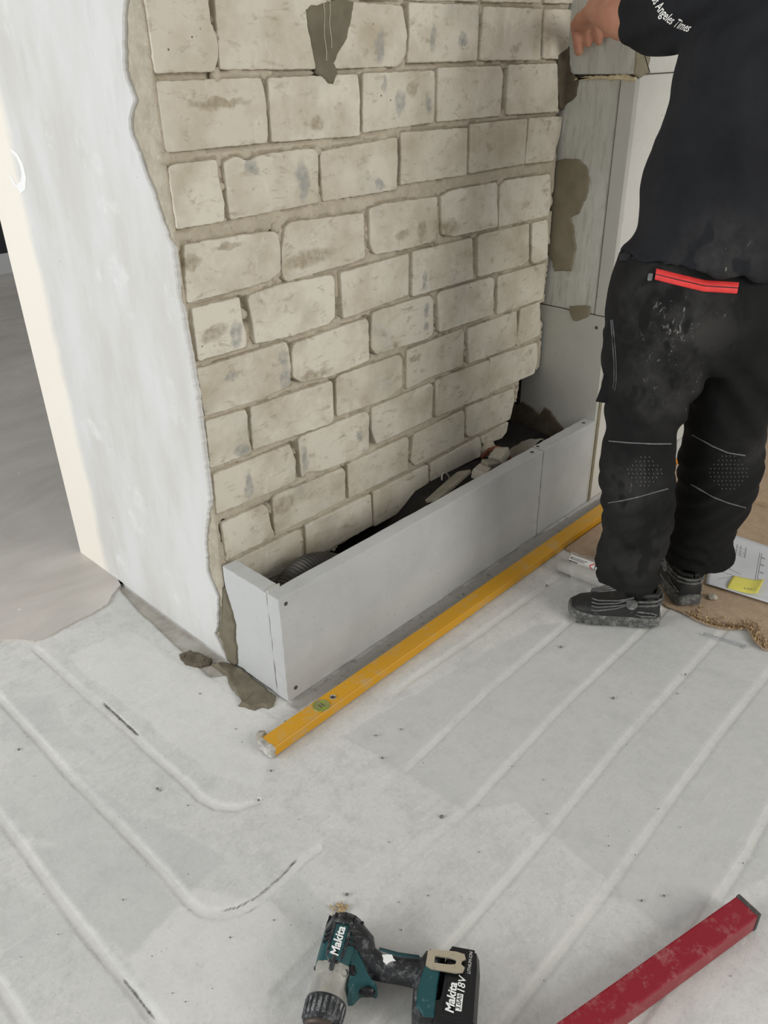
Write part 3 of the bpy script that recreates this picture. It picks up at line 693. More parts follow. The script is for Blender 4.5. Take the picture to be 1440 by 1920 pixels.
def m_fabric(name, base, dust, hip):
    m, nt, b = new_mat(name)
    v = pos(nt)
    w = noise_tex(nt, v, 420, 3, 0.6)
    n1 = noise_tex(nt, v, 9, 6, 0.65)
    c = mixc(nt, ramp(nt, n1, 0.35, 0.7), base, tuple(x * 1.6 for x in base[:3]) + (1,))
    s1 = noise_tex(nt, v, 26, 9, 0.8, (1.0, 1.0, 0.45), 1.2)
    s2 = noise_tex(nt, v, 95, 7, 0.75, (1, 1, 0.4), 0.5)
    f = mth(nt, 'ADD', mth(nt, 'MULTIPLY', s1, 0.6), mth(nt, 'MULTIPLY', s2, 0.4))
    tot = None
    for (p, r, k) in hip:
        dn = nd(nt, 'ShaderNodeVectorMath', _operation='DISTANCE')
        lk(nt, v, dn.inputs[0])
        dn.inputs[1].default_value = p
        q = ramp(nt, dn.outputs['Value'], 0.15 * r, r, k, 0, True)
        tot = q if tot is None else mth(nt, 'MAXIMUM', tot, q)
    if tot is not None:
        tot = mth(nt, 'MULTIPLY', tot, ramp(nt, noise_tex(nt, v, 19, 2, 0.5, (1, 1, 0.6)), 0.56, 0.62, 1, 0.05))
        thr = mth(nt, 'SUBTRACT', f, mth(nt, 'SUBTRACT', 0.665, mth(nt, 'MULTIPLY', tot, 0.125)))
        c = mixc(nt, mth(nt, 'MULTIPLY', ramp(nt, tot, 0, 1, 0, 0.42), ramp(nt, n1, 0.35, 0.6)), c, dust)
        c = mixc(nt, ramp(nt, thr, 0.0, 0.06, 0, 0.8), c, tuple(min(1, x * 3.5) for x in dust[:3]) + (1,))
    lk(nt, c, b.inputs['Base Color'])
    b.inputs['Roughness'].default_value = 0.92
    b.inputs['Specular IOR Level'].default_value = 0.25
    bump(nt, b, mth(nt, 'ADD', w, mth(nt, 'MULTIPLY', noise_tex(nt, v, 14, 5), 3.0)), 0.3, 0.002)
    return m


BRICK = m_brick()
MORTAR = m_mortar('joint_mortar', srgb(203, 193, 173), srgb(185, 175, 155), srgb(144, 134, 114))
RENDER = m_mortar('rough_render', srgb(188, 180, 161), srgb(168, 159, 140), srgb(204, 197, 181))
WETM = simple('fresh_mortar', srgb(122, 115, 96), srgb(104, 97, 80), 18, 0.75, 0.5, 0.002)
DARKM = simple('damp_mortar', srgb(104, 95, 78), srgb(84, 76, 62), 22, 0.85, 0.5, 0.002)
TAN = simple('dry_mortar_patch', srgb(142, 134, 113), srgb(124, 116, 95), 14, 0.85, 0.3, 0.0015)
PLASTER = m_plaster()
FLOOR = m_floor()
SCREED_M = m_screed()
BOXM = m_board('casing_board', srgb(190, 191, 189), srgb(178, 179, 177), srgb(200, 201, 199))
ENDM = m_endboard()
LOWM = m_board('smooth_board', srgb(190, 189, 181), srgb(180, 179, 170), srgb(199, 198, 192))
PIERM = m_board('pier_board', srgb(208, 206, 199), srgb(198, 196, 188), srgb(218, 216, 210))
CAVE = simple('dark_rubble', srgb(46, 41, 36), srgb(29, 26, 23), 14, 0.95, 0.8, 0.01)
HOLE = simple('screw_hole_dark', srgb(74, 72, 68), None, 20, 0.9, 0)
FOAMM = simple('cream_foam', srgb(216, 204, 168), srgb(190, 176, 140), 60, 0.9, 0.8, 0.003)
YEL = dusty('worn_yellow_paint', srgb(208, 152, 22), srgb(178, 164, 132), 18, 0.42, 0.515, 0.1)
RED = dusty('worn_red_paint', srgb(140, 22, 38), srgb(166, 112, 110), 30, 0.38, 0.515, 0.15)
GREY_END = dusty('mortar_caked_end', srgb(150, 146, 136), srgb(205, 203, 196), 60, 0.8, 0.42, 0.6)
TEAL = dusty('teal_plastic', srgb(26, 74, 78), srgb(134, 150, 148), 45, 0.42, 0.555, 0.15)
BLACKP = dusty('black_plastic', srgb(34, 36, 38), srgb(140, 142, 142), 55, 0.45, 0.50, 0.2)
BATM = dusty('battery_plastic', srgb(18, 19, 21), srgb(100, 102, 102), 60, 0.38, 0.64, 0.1)
SILVER = dusty('cast_aluminium', srgb(186, 184, 176), srgb(140, 136, 126), 50, 0.42, 0.5, 0.2, 0.6)
CHUCKM = dusty('chuck_steel', srgb(84, 74, 66), srgb(120, 108, 96), 60, 0.5, 0.55, 0.2, 0.5)
CLIPM = dusty('clip_steel', srgb(196, 186, 164), srgb(120, 108, 88), 90, 0.38, 0.55, 0.2, 0.55)
WHITE = simple('white_print', srgb(242, 242, 239), None, 20, 0.6, 0)
BLACKINK = simple('black_print', srgb(28, 28, 30), None, 20, 0.7, 0)
NAILM = simple('nail_steel', srgb(186, 188, 190), srgb(140, 142, 144), 200, 0.35, 0.1, metal=0.6)
HARDB = m_mortar('brown_fibreboard', srgb(182, 159, 133), srgb(168, 145, 119), srgb(150, 127, 101))
FIBRE = simple('loose_fibres', srgb(206, 180, 138), srgb(168, 138, 100), 90, 0.9, 0.6, 0.003)
PAPERM = simple('plan_paper', srgb(206, 208, 212), srgb(196, 198, 202), 6, 0.7, 0.1)
INK = simple('pencil_grey', srgb(112, 114, 120), None, 20, 0.8, 0)
NOTEM = simple('yellow_note_paper', srgb(236, 228, 110), srgb(226, 216, 96), 9, 0.7, 0.1)
SKIN = simple('skin', srgb(196, 142, 118), srgb(182, 124, 102), 16, 0.55, 0.25, 0.0015)
HAIR = simple('dark_hair', srgb(48, 38, 30), srgb(30, 24, 20), 80, 0.6, 0.8, 0.003)
SHOEM = dusty('black_shoe_leather', srgb(32, 32, 31), srgb(116, 116, 110), 45, 0.6, 0.56, 0.3)
SOLEM = dusty('dusty_rubber_sole', srgb(74, 75, 73), srgb(146, 146, 140), 55, 0.75, 0.47, 0.5)
SEAM = dusty('grey_piping', srgb(96, 98, 98), srgb(146, 146, 142), 60, 0.7, 0.5, 0.2)
ZIPR = simple('red_zip_tape', srgb(226, 62, 58), srgb(212, 52, 50), 60, 0.6, 0.2)
TSH = m_fabric('black_cotton', srgb(26, 27, 30), srgb(96, 94, 90), [((1.66, 0.66, 0.99), 0.13, 0.62)])
TRO = m_fabric('black_work_cloth', srgb(19, 19, 19), srgb(84, 83, 80), [((1.58, 0.70, 0.86), 0.20, 1.0), ((1.60, 0.69, 0.72), 0.16, 0.85), ((1.57, 0.74, 0.47), 0.12, 0.7), ((1.60, 0.70, 0.30), 0.16, 0.5), ((1.88, 0.58, 0.52), 0.1, 0.45)])

# ---------------------------------------------------------------- floor
x0, x1, y0, y1, st = -0.15, 2.75, -0.20, 2.02, 0.004
nu, nv = int((x1 - x0) / st) + 1, int((y1 - y0) / st) + 1
gx, gy = np.meshgrid(np.linspace(x0, x1, nu), np.linspace(y0, y1, nv), indexing='ij')
gx, gy = gx.ravel(), gy.ravel()
wob = (vnoise(gx, gy, 14, 3) - 0.5) * 0.010
gro = np.zeros_like(gx)
rim = np.zeros_like(gx)
crack = np.zeros_like(gx)
FADE_X = {'X1': (0.98, 1.16, 0.12), 'X2': (0.86, 0.99, 0.2), 'X3': (0.66, 1.0, 0.35), 'X4': (0.3, 0.5, 0.6)}
for k, line in GROOVES.items():
    d, L, side = seg_dist(gx, gy, line)
    w = 0.0108 + 0.35 * wob
    prof = 1 - smoothstep(w * 0.55, w * 1.15, d)
    f = np.ones_like(gx)
    if k in FADE_X:
        a, b_, lo = FADE_X[k]
        f = lo + (1 - lo) * smoothstep(a, b_, gx)
    f *= 0.40 + 0.75 * vnoise(gx, gy, 7, 11)
    gro = np.maximum(gro, prof * np.clip(f, 0, 1))
    rr = np.exp(-((d - w * 1.05) / 0.0045) ** 2) * np.where(side * (1 if k[0] == 'X' else 1) < 0, 1.0, 0.25)  # one-sided dark rim: shade at the groove edge, put into the colour
    rim = np.maximum(rim, rr * np.clip(f, 0, 1) * smoothstep(0.35, 0.7, vnoise(gx, gy, 9, 5)) * (0.5 if k[0] == 'X' else 1.0))
    if k == 'G1':
        crack = np.maximum(crack, np.exp(-((d - 0.009) / 0.004) ** 2) * (side > 0) * smoothstep(0.62, 0.68, L) * (1 - smoothstep(0.80, 0.85, L)))
    if k == 'G2':
        LL = L.max()
        crack = np.maximum(crack, np.exp(-((d - 0.009) / 0.004) ** 2) * (side > 0) * smoothstep(LL - 0.28, LL - 0.2, L) * (1 - smoothstep(LL - 0.05, LL - 0.02, L)) * 0.8)
    if k == 'G3':
        crack = np.maximum(crack, np.exp(-(d / 0.005) ** 2) * smoothstep(0.50, 0.56, L) * (1 - smoothstep(0.62, 0.66, L)) * 0.8)
zone = np.zeros_like(gx)
for val, poly in ZONES:
    zone += val * poly_soft(gx + wob * 2.5, gy - wob * 2.5, poly, 0.007)
zone += (vnoise(gx, gy, 6, 21) - 0.5) * 0.5
dirt = poly_soft(gx + wob, gy + wob, DIRT, 0.012)
tren = poly_soft(gx + wob * 0.8, gy - wob * 0.8, TRENCH, 0.003)
relief = (vnoise(gx, gy, 3, 8) - 0.5) * 0.004 + (vnoise(gx, gy, 40, 9) - 0.5) * 0.0014
gz = relief * 0.8 - 0.0022 - 0.0030 * gro + 0.0014 * zone.clip(-1, 1) * 0.5 - 0.004 * tren - 0.002 * crack
P = np.stack([gx, gy, np.minimum(gz, -0.0002)], 1)
me = grid_mesh('floor', P, nu, nv, None, dict(groove=gro, rim=rim, crack=crack, zone=zone, dirt=dirt, trench=tren))
floor_o = struct(set_mesh('floor', me, FLOOR, None, (0, 0, 0)))
bm = BM()
for lo, hi in (((-6, -6), (x0, 9)), ((x1, -6), (7, 9)), ((x0, -6), (x1, y0)), ((x0, y1), (x1, 9))):
    vs4 = [bm.verts.new(p) for p in ((lo[0], lo[1], -0.003), (hi[0], lo[1], -0.003), (hi[0], hi[1], -0.003), (lo[0], hi[1], -0.003))]
    bm.faces.new(vs4)
obj('floor_surround', bm, FLOOR, floor_o)
edge = jitter(densify(SCREED, 0.01, False), 0.004, 40, 3.1)
outer = [(0.878, 2.06), (0.878, 2.2), (4.5, 2.2), (4.5, 8.5), (-4.5, 8.5), (-4.5, 2.3)]
bm = BM()
ring = edge + outer
top = [bm.verts.new((x, y, 0.004)) for x, y in ring]
bot = [bm.verts.new((x, y, -0.006)) for x, y in ring]
for i in range(len(ring)):
    j = (i + 1) % len(ring)
    bm.faces.new((top[i], top[j], bot[j], bot[i]))
bm.faces.new(top)
bmesh.ops.triangulate(bm, faces=[f for f in bm.faces if len(f.verts) > 4])
o = obj('levelling_screed', bm, SCREED_M, floor_o)
o['label'] = 'smooth grey levelling screed beside the white floor'
for nm, poly, mt, h in (('mortar_smear', SMEAR_A, WETM, 0.006), ('mortar_smear', SMEAR_B, DARKM, 0.004)):
    bm = slab(poly, floor_plane(0), -0.006, h, 0.006, seed=2.2 + h * 100, jit=(0.004, 55))
    fs = [f for f in bm.faces if len(f.verts) > 4]
    bmesh.ops.triangulate(bm, faces=fs)
    bmesh.ops.subdivide_edges(bm, edges=[e for e in bm.edges if e.calc_length() > 0.02], cuts=2, use_grid_fill=False)
    for v in bm.verts:
        if v.co.z > 0.003:
            v.co.z += 0.005 * noise.noise(v.co * 45)
    obj(nm, bm, mt, floor_o)

# far side of the room seen past the pillar
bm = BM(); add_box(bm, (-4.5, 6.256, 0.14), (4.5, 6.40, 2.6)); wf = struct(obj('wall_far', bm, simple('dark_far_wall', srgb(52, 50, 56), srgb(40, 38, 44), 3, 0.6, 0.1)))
bm = BM(); add_box(bm, (-4.5, 6.235, 0.0), (4.5, 6.40, 0.1395), 0.004); struct(obj('baseboard_far', bm, simple('white_skirting', srgb(206, 206, 206), None, 10, 0.6, 0.05)))

# ---------------------------------------------------------------- brick wall
polys = [np.array(p) for p in BRICKS]
u0, u1, w0, w1, st = 0.8885, 2.228, 0.10, 1.62, 0.005
nu, nv = int((u1 - u0) / st) + 1, int((w1 - w0) / st) + 1
gu, gw = np.meshgrid(np.linspace(u0, u1, nu), np.linspace(w0, w1, nv), indexing='ij')
gu, gw = gu.ravel(), gw.ravel()
inside = np.zeros(gu.shape, bool)
near = np.full(gu.shape, 9.0)
vert_gap = np.zeros(gu.shape)
for p in BRICKS:
    inside |= in_poly(gu, gw, p)
    d, _, _ = seg_dist(gu, gw, list(p) + [p[0]])
    near = np.minimum(near, d)
# vertical joints: points between two bricks of the same course
for p in polys:
    xa, xb, za, zb_ = p[:, 0].min(), p[:, 0].max(), p[:, 1].min(), p[:, 1].max()
    vert_gap = np.maximum(vert_gap, ((gw > za + 0.012) & (gw < zb_ - 0.008) & (((gu > xb - 0.016) & (gu < xb + 0.022)) | ((gu < xa + 0.016) & (gu > xa - 0.022)))).astype(float))
nz = vnoise(gu, gw, 40, 31)
nz2 = vnoise(gu, gw, 9, 33)
dep = 0.0012 + 0.006 * nz + 0.004 * (vnoise(gu, gw, 110, 35) - 0.5)
open_j = vert_gap * smoothstep(0.42, 0.58, nz2)
dep = dep + open_j * 0.032 * smoothstep(0.25, 0.5, nz)
dep[inside] = 0.012
edge_crack = (~inside) & (near < 0.0038) & (vnoise(gu, gw, 13, 41) > 0.44)
dep[edge_crack] += 0.012
dep[gu < 0.8965] = 0.0012 + 0.002 * nz[gu < 0.8965]
tz = [0.88, 1.22, 1.24, 1.6, 1.8, 1.93, 2.06, 2.085, 2.10, 2.11, 2.20, 2.23]
tv = [0.12, 0.135, 0.155, 0.195, 0.225, 0.26, 0.30, 0.33, 0.36, 0.43, 0.425, 0.43]
keep = gw > np.interp(gu, tz, tv) + 0.02 * (nz - 0.5) + 0.012
right_lim = np.interp(gw, [0.1, 0.3, 0.42, 0.43, 1.0, 1.2, 1.62], [2.09, 2.09, 2.10, 2.21, 2.222, 2.205, 2.14])
keep &= (gu < 2.222)
P = np.stack([gu, YB + dep, gw], 1)
me = grid_mesh('wall_back', P, nu, nv, keep)
wall_back = struct(set_mesh('wall_back', me, MORTAR, None, (0, YB, 0)))
for bi, p in enumerate(BRICKS):
    pts = densify([(max(x, 0.8935), z) for x, z in p], 0.006)
    # round the sharp corners a little and wear the outline
    n = len(pts)
    sm = [(0.25 * pts[i - 1][0] + 0.5 * pts[i][0] + 0.25 * pts[(i + 1) % n][0], 0.25 * pts[i - 1][1] + 0.5 * pts[i][1] + 0.25 * pts[(i + 1) % n][1]) for i in range(n)]
    sm = jitter(shrink(sm, -0.0003), 0.0016, 70, bi * 3.7)
    cx, cz = sum(q[0] for q in sm) / n, sum(q[1] for q in sm) / n
    ty, tx = random.uniform(-0.010, 0.010), random.uniform(-0.010, 0.010)
    off = random.uniform(-0.002, 0.002)
    bm = BM()
    def bp(q, h):
        return (q[0], YB - h - off - (q[0] - cx) * tx - (q[1] - cz) * ty, q[1])
    in1 = shrink(sm, 0.0010)
    in2 = shrink(sm, 0.0030)
    lay = [[bm.verts.new((q[0], YB + 0.055, q[1])) for q in sm], [bm.verts.new(bp(q, -0.003)) for q in sm], [bm.verts.new(bp(q, 0.0002)) for q in in1], [bm.verts.new(bp(q, 0.0008)) for q in in2]]
    for a, b_ in zip(lay, lay[1:]):
        for i in range(n):
            bm.faces.new((a[i], a[(i + 1) % n], b_[(i + 1) % n], b_[i]))
    bm.faces.new(lay[-1])
    obj('brick', bm, BRICK, wall_back)
# masonry behind the face, and the hollow under it
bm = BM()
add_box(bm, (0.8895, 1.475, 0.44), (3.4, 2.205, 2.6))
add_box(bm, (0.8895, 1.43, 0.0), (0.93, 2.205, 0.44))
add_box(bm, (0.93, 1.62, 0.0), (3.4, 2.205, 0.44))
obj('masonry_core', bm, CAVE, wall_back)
bm = BM()
add_box(bm, (0.8895, 1.4225, 1.605), (2.2285, 1.4745, 2.6))
obj('upper_render', bm, RENDER, wall_back)
# rough render exposed between plaster edge and first bricks
nu, nv = 30, 330
gy_, gz_ = np.meshgrid(np.linspace(YB + 0.0015, 1.545, nu), np.linspace(-0.004, 1.64, nv), indexing='ij')
gy_, gz_ = gy_.ravel(), gz_.ravel()
h = 0.005 * vnoise(gy_ * 3, gz_, 22, 51) + 0.003 * vnoise(gy_, gz_, 90, 52)
P = np.stack([0.8895 - h + 0.004 * smoothstep(YB + 0.006, YB, gy_), gy_, gz_], 1)
obj_r = set_mesh('rough_render', grid_mesh('rough_render', P, nu, nv, flip=True), RENDER, wall_back)
bm = slab(DRIP, back_plane, -0.004, 0.0045, 0.004, seed=5.5, jit=(0.0025, 50))
o = obj('mortar_drip', bm, WETM, wall_back); o['label'] = 'dark olive run of fresh mortar down the top bricks'
for dx_, z0_, z1_ in ((-0.012, 1.455, 1.352), (0.004, 1.462, 1.375)):
    bm = BM()
    cx_ = sum(q_[0] for q_ in DRIP) / len(DRIP)
    add_tube(bm, [(cx_ + dx_ + 0.002 * math.sin(k * 1.3), YB - 0.0052, z0_ + (z1_ - z0_) * k / 7) for k in range(8)], [(0.0013, 0.0007)] * 8, 8, up=(0, 1, 0))
    obj('drip_ridge', bm, RENDER, wall_back)
bm = slab(WET, back_plane, -0.006, 0.004, 0.004, seed=8.5, jit=(0.003, 50))
obj('mortar_smear', bm, DARKM, wall_back)
bm = BM()
bmesh.ops.create_icosphere(bm, subdivisions=3, radius=0.03)
for v in bm.verts:
    v.co *= 1 + 0.35 * noise.noise(v.co * 45) 
    v.co.x *= 1.25
    v.co += Vector((LUMP[0], YB + 0.004, LUMP[1]))
obj('mortar_lump', bm, MORTAR, wall_back, True)

for li, ((lx, lz), lr) in enumerate(LUMPS):
    bm = BM()
    bmesh.ops.create_icosphere(bm, subdivisions=2, radius=lr)
    for v in bm.verts:
        v.co *= 1 + 0.5 * noise.noise(v.co * 110 + Vector((li * 3, 0, 0)))
        v.co.y *= 0.6
        v.co += Vector((lx, YB + 0.006, lz))
    obj('mortar_lump', bm, MORTAR, wall_back, True)

# ---------------------------------------------------------------- plaster face of the pillar
ed = densify([(y, z) for y, z in PLASTER_EDGE], 0.006, False)
ed = [(y + 0.004 * noise.noise(Vector((y * 5, z * 60, 2))) + 0.003 * noise.noise(Vector((y * 9, z * 170, 5))), max(z, 0.001)) for y, z in ed]
zs = sorted({round(z, 4) for y, z in ed}, reverse=True)
ed2, last = [], 9
for y, z in ed:
    if z < last - 0.0012:
        ed2.append((y, z))
        last = z
ed = ed2
outl = [(ed[0][0], 2.6)] + ed + [(2.02, 0.0005), (2.027, 0.0005), (2.207, 0.0005), (2.207, 2.6)]
bm = BM()
q = [(y + 0.0028, z) for y, z in outl[:-4]] + outl[-4:]
lay = [[bm.verts.new((XP + 0.0125, y, z)) for y, z in outl], [bm.verts.new((XP + 0.0035, y, z)) for y, z in outl], [bm.verts.new((XP, y, z)) for y, z in q]]
for a, b_ in zip(lay, lay[1:]):
    for i in range(len(outl)):
        j = (i + 1) % len(outl)
        bm.faces.new((a[i], a[j], b_[j], b_[i]))
inner = [bm.verts.new((XP, 1.56, z)) for y, z in q[:-4]]
for i in range(len(inner) - 1):
    bm.faces.new((lay[-1][i], lay[-1][i + 1], inner[i + 1], inner[i]))
bm.faces.new(inner + lay[-1][-4:])
bmesh.ops.triangulate(bm, faces=[f for f in bm.faces if len(f.verts) > 4])
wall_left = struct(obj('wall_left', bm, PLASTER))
bm = BM()
mk = [Vector((XP - 0.0006, y, z)) for y, z in MARK]
add_tube(bm, mk, [(0.0008, 0.004), (0.0008, 0.007), (0.0008, 0.010), (0.0008, 0.011), (0.0008, 0.012), (0.0008, 0.012), (0.0008, 0.007), (0.0008, 0.004)], 10, up=(0, 1, 0.3))
o = obj('paint_mark', bm, WHITE, wall_left); o['label'] = 'white curved brush mark'

# ---------------------------------------------------------------- end wall and pier
bm = BM()
add_box(bm, (XE + 0.013, YF + 0.014, 0.0), (4.6, 2.2, 2.6))
wall_right = struct(obj('wall_right', bm, DARKM))
def panel(lo, hi, mt, nm='panel', bev=0.0025, par=None, label=None):
    bm = BM()
    add_box(bm, lo, hi, bev, 1)
    o = obj(nm, bm, mt, par or wall_right)
    if label:
        o['label'] = label
    return o
JZ, UZ = 0.6465, 1.2965
panel((XE, YF + 0.002, 0.0), (XE + 0.0128, YB + 0.08, JZ - 0.0015), LOWM)
panel((XE + 0.001, 1.2475, JZ + 0.0015), (XE + 0.0128, YB + 0.03, UZ - 0.004), ENDM)
panel((XE - 0.001, YF, JZ + 0.0015), (XE + 0.0128, 1.2445, UZ - 0.004), LOWM)
panel((XE - 0.002, YF + 0.002, UZ + 0.006), (XE + 0.0128, YB + 0.03, 2.6), ENDM)
# the pier face towards the room
panel((XE + 0.014, YF, 0.0), (4.6, YF + 0.0135, UZ + 0.004), PIERM)
panel((2.262, YF - 0.001, UZ + 0.0065), (4.6, YF + 0.0135, 2.6), PIERM)
panel((2.262, YF + 0.004, UZ + 0.0065), (2.23, YF + 0.0135, 2.6), TAN, 'joint_strip')
panel((2.240, YF - 0.0012, 0.0), (2.255, YF + 0.004, 0.44), TAN, 'joint_strip', 0.001)
for nm, poly in PATCH.items():
    pl = pier_plane if nm == 'P5' else end_plane
    mt = {'P4': DARKM, 'P3': DARKM}.get(nm, TAN)
    bm = slab(poly, pl, -0.004, 0.0035 if nm != 'P3' else 0.005, 0.004, seed=len(nm) + ord(nm[1]), jit=(0.004, 45))
    obj('mortar_patch', bm, mt, wall_right)
bm = slab(FOAM, end_plane, -0.004, 0.006, 0.003, seed=4.4, jit=(0.004, 80))
obj('foam_seam', bm, FOAMM, wall_right)
for (y, z) in ((1.217, 1.3415), (1.233, 0.609), (1.365, 1.335)):
    bm = BM()
    add_lathe(bm, [(-0.001, 0.0055), (0.0006, 0.005), (0.0009, 0.004), (0.0003, 0.0)], (XE - 0.0006, y, z), (-1, 0, 0), 12)
    obj('screw_hole', bm, HOLE, wall_right)

# ---------------------------------------------------------------- pipe casing
cas = empty('pipe_casing', (1.55, 1.30, 0), 'low grey board casing along the foot of the brick wall, open on top', 'casing')
def worn_board(lo, hi, nm, mt, seed):
    bm = BM()
    add_box(bm, lo, hi, 0.003, 2)
    L = [e for e in bm.edges if e.calc_length() > 0.05]
    bmesh.ops.subdivide_edges(bm, edges=L, cuts=24, use_grid_fill=True)
    for v in bm.verts:
        k = sum(1 for i in range(3) if min(abs(v.co[i] - lo[i]), abs(v.co[i] - hi[i])) < 0.004)
        if k >= 2:
            v.co += Vector(noise.noise_vector(v.co * 40 + Vector((seed, 0, 0)))) * 0.0018
    return obj(nm, bm, mt, cas)
TOPZ = 0.304
BOXS = BOXM
worn_board((XS, YF + 0.0425, 0.002), (XS + 0.042, YB - 0.012, TOPZ - 0.001), 'side_board', BOXS, 1)
worn_board((XS, YF, 0.002), (1.9265, YF + 0.0418, TOPZ), 'front_board', BOXM, 2)
worn_board((1.9312, YF + 0.0005, 0.002), (XE - 0.0005, YF + 0.0415, TOPZ + 0.001), 'front_board', BOXM, 3)
for (x, z) in ((0.902, 0.285), (0.908, 0.032)):
    bm = BM()
    add_lathe(bm, [(-0.002, 0.0058), (0.0005, 0.0052), (0.0008, 0.004), (0.0003, 0.0)], (x, YF - 0.0004, z), (0, -1, 0), 14)
    obj('screw_hole', bm, HOLE, cas)
for (x, y) in ((1.895, YF + 0.02), (2.19, YF + 0.022), (1.94, YF + 0.03)):
    bm = BM()
    add_lathe(bm, [(-0.002, 0.0065), (0.0004, 0.006), (0.0007, 0.004), (0.0002, 0.0)], (x, y, TOPZ + 0.0006), (0, 0, 1), 12)
    obj('screw_hole', bm, HOLE, cas)
bm = slab(SMEAR_C, lambda u, v, hh: (XS - hh, u, v), -0.006, 0.005, 0.003, seed=6.3, jit=(0.003, 55))
obj('mortar_smear', bm, WETM, wall_left)
bm = slab([(0.886, YF + 0.040), (0.92, YF + 0.038), (0.928, YF + 0.05), (0.905, YF + 0.055), (0.886, YF + 0.047)], floor_plane(TOPZ), -0.003, 0.0025, 0.002, seed=3.3, jit=(0.002, 60))
obj('adhesive_seam', bm, LOWM, cas)

# ---------------------------------------------------------------- things inside the casing
bm = BM()
axis0, axis1 = Vector((0.955, 1.300, 0.195)), Vector((1.20, 1.325, 0.165))
N = 90
pts, rr = [], []
for i in range(N):
    t = i / (N - 1)
    q = axis0.lerp(axis1, t) + Vector((0, 0.012 * math.sin(t * 3), 0.048 * math.sin(t * math.pi)))
    pts.append(q)
    rr.append(0.040 + (0.0025 if i % 3 == 0 else -0.0015))
add_tube(bm, pts, rr, 28)
tag(obj('corrugated_pipe', bm, simple('ribbed_black_plastic', srgb(70, 66, 60), srgb(48, 45, 42), 20, 0.5, 0.1), None, False), 'dark ribbed flexible pipe rising just inside the left end of the casing', 'pipe')
def debris(nm, lab, cat, c, size, rot, mt, bev=0.002, group=None):
    M = Matrix.Translation(c) @ Matrix.Rotation(rot[2], 4, 'Z') @ Matrix.Rotation(rot[1], 4, 'Y') @ Matrix.Rotation(rot[0], 4, 'X')
    bm = BM()
    add_box(bm, [-s / 2 for s in size], [s / 2 for s in size], bev, 1)
    bmesh.ops.subdivide_edges(bm, edges=[e for e in bm.edges if e.calc_length() > 0.02], cuts=3, use_grid_fill=True)
    for v in bm.verts:
        v.co += Vector(noise.noise_vector(v.co * 60 + Vector(c))) * 0.0015
        v.co = M @ v.co
    return tag(obj(nm, bm, mt), lab, cat, group)
GREYB = simple('offcut_grey', srgb(150, 144, 130), srgb(128, 122, 108), 20, 0.85, 0.3)
PALEB = simple('offcut_pale', srgb(176, 170, 156), srgb(156, 150, 136), 20, 0.85, 0.3)
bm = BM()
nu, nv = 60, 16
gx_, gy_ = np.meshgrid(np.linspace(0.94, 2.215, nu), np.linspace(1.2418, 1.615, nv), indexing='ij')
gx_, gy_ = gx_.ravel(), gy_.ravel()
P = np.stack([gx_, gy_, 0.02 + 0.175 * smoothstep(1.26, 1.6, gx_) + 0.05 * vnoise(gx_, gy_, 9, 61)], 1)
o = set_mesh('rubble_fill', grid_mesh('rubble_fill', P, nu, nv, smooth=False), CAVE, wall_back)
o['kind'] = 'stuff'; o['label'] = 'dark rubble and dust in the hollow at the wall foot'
debris('board_offcut', 'flat grey board offcut lying tilted in the casing, left of the small blocks', 'offcut', (1.62, 1.315, 0.262), (0.17, 0.055, 0.012), (-0.45, -0.14, 0.10), GREYB)
debris('rubble_block', 'pale small block in the casing with a dark ring mark, nearest the grey offcut', 'rubble', (1.722, 1.276, 0.280), (0.055, 0.04, 0.03), (0.2, 0.1, 0.3), PALEB, group='small blocks in the casing')
debris('rubble_block', 'brownish middle block of the three lying in the casing', 'rubble', (1.775, 1.285, 0.284), (0.05, 0.03, 0.025), (0.1, 0.25, -0.2), GREYB, group='small blocks in the casing')
debris('rubble_block', 'pale rightmost block of the three in the casing, beside the reddish cable', 'rubble', (1.832, 1.292, 0.290), (0.06, 0.045, 0.03), (-0.2, -0.15, 0.25), PALEB, group='small blocks in the casing')
bm = BM()
ca = [Vector((1.865, 1.38, 0.245)), Vector((1.870, 1.36, 0.275)), Vector((1.880, 1.335, 0.288)), Vector((1.892, 1.312, 0.282)), Vector((1.896, 1.300, 0.262)), Vector((1.894, 1.296, 0.248))]
add_tube(bm, ca, 0.007, 10)
tag(obj('cable', bm, simple('reddish_cable', srgb(122, 66, 50), None, 20, 0.6, 0.1), None, True), 'short reddish cable loop in the right half of the casing', 'cable')
bm = BM()
add_tube(bm, [Vector((1.668 + 0.016 * math.cos(a), 1.365 + 0.010 * math.sin(a), 0.245 + 0.022 * math.sin(a))) for a in np.linspace(0, 2.9, 14)], 0.0025, 8)
tag(obj('wire_loop', bm, SILVER, None, True), 'thin bare wire loop sticking up behind the grey offcut', 'wire')
# limp grey sack over the board joint
nu, nv = 36, 24
a, b_ = np.meshgrid(np.linspace(0, 1, nu), np.linspace(0, 1, nv), indexing='ij')
a, b_ = a.ravel(), b_.ravel()
P = np.stack([1.915 + 0.15 * a, 1.246 + 0.12 * b_, 0.225 + 0.085 * np.sin(np.pi * np.clip(a * 0.9 + 0.12, 0, 1)) * (1 - 0.35 * b_) - 0.05 * b_ ** 2 + 0.016 * (vnoise(a * 0.27, b_ * 0.15, 30, 71) - 0.5)], 1)
bmk = grid_mesh('cement_sack', P, nu, nv)
o = set_mesh('cement_sack', bmk, m_board('dusty_sack', srgb(140, 136, 126), srgb(118, 114, 105), srgb(168, 164, 154)), None)
sm_ = o.modifiers.new('thick', 'SOLIDIFY'); sm_.thickness = 0.004
tag(o, 'crumpled dusty grey sack inside the casing behind the joint of its boards', 'sack')

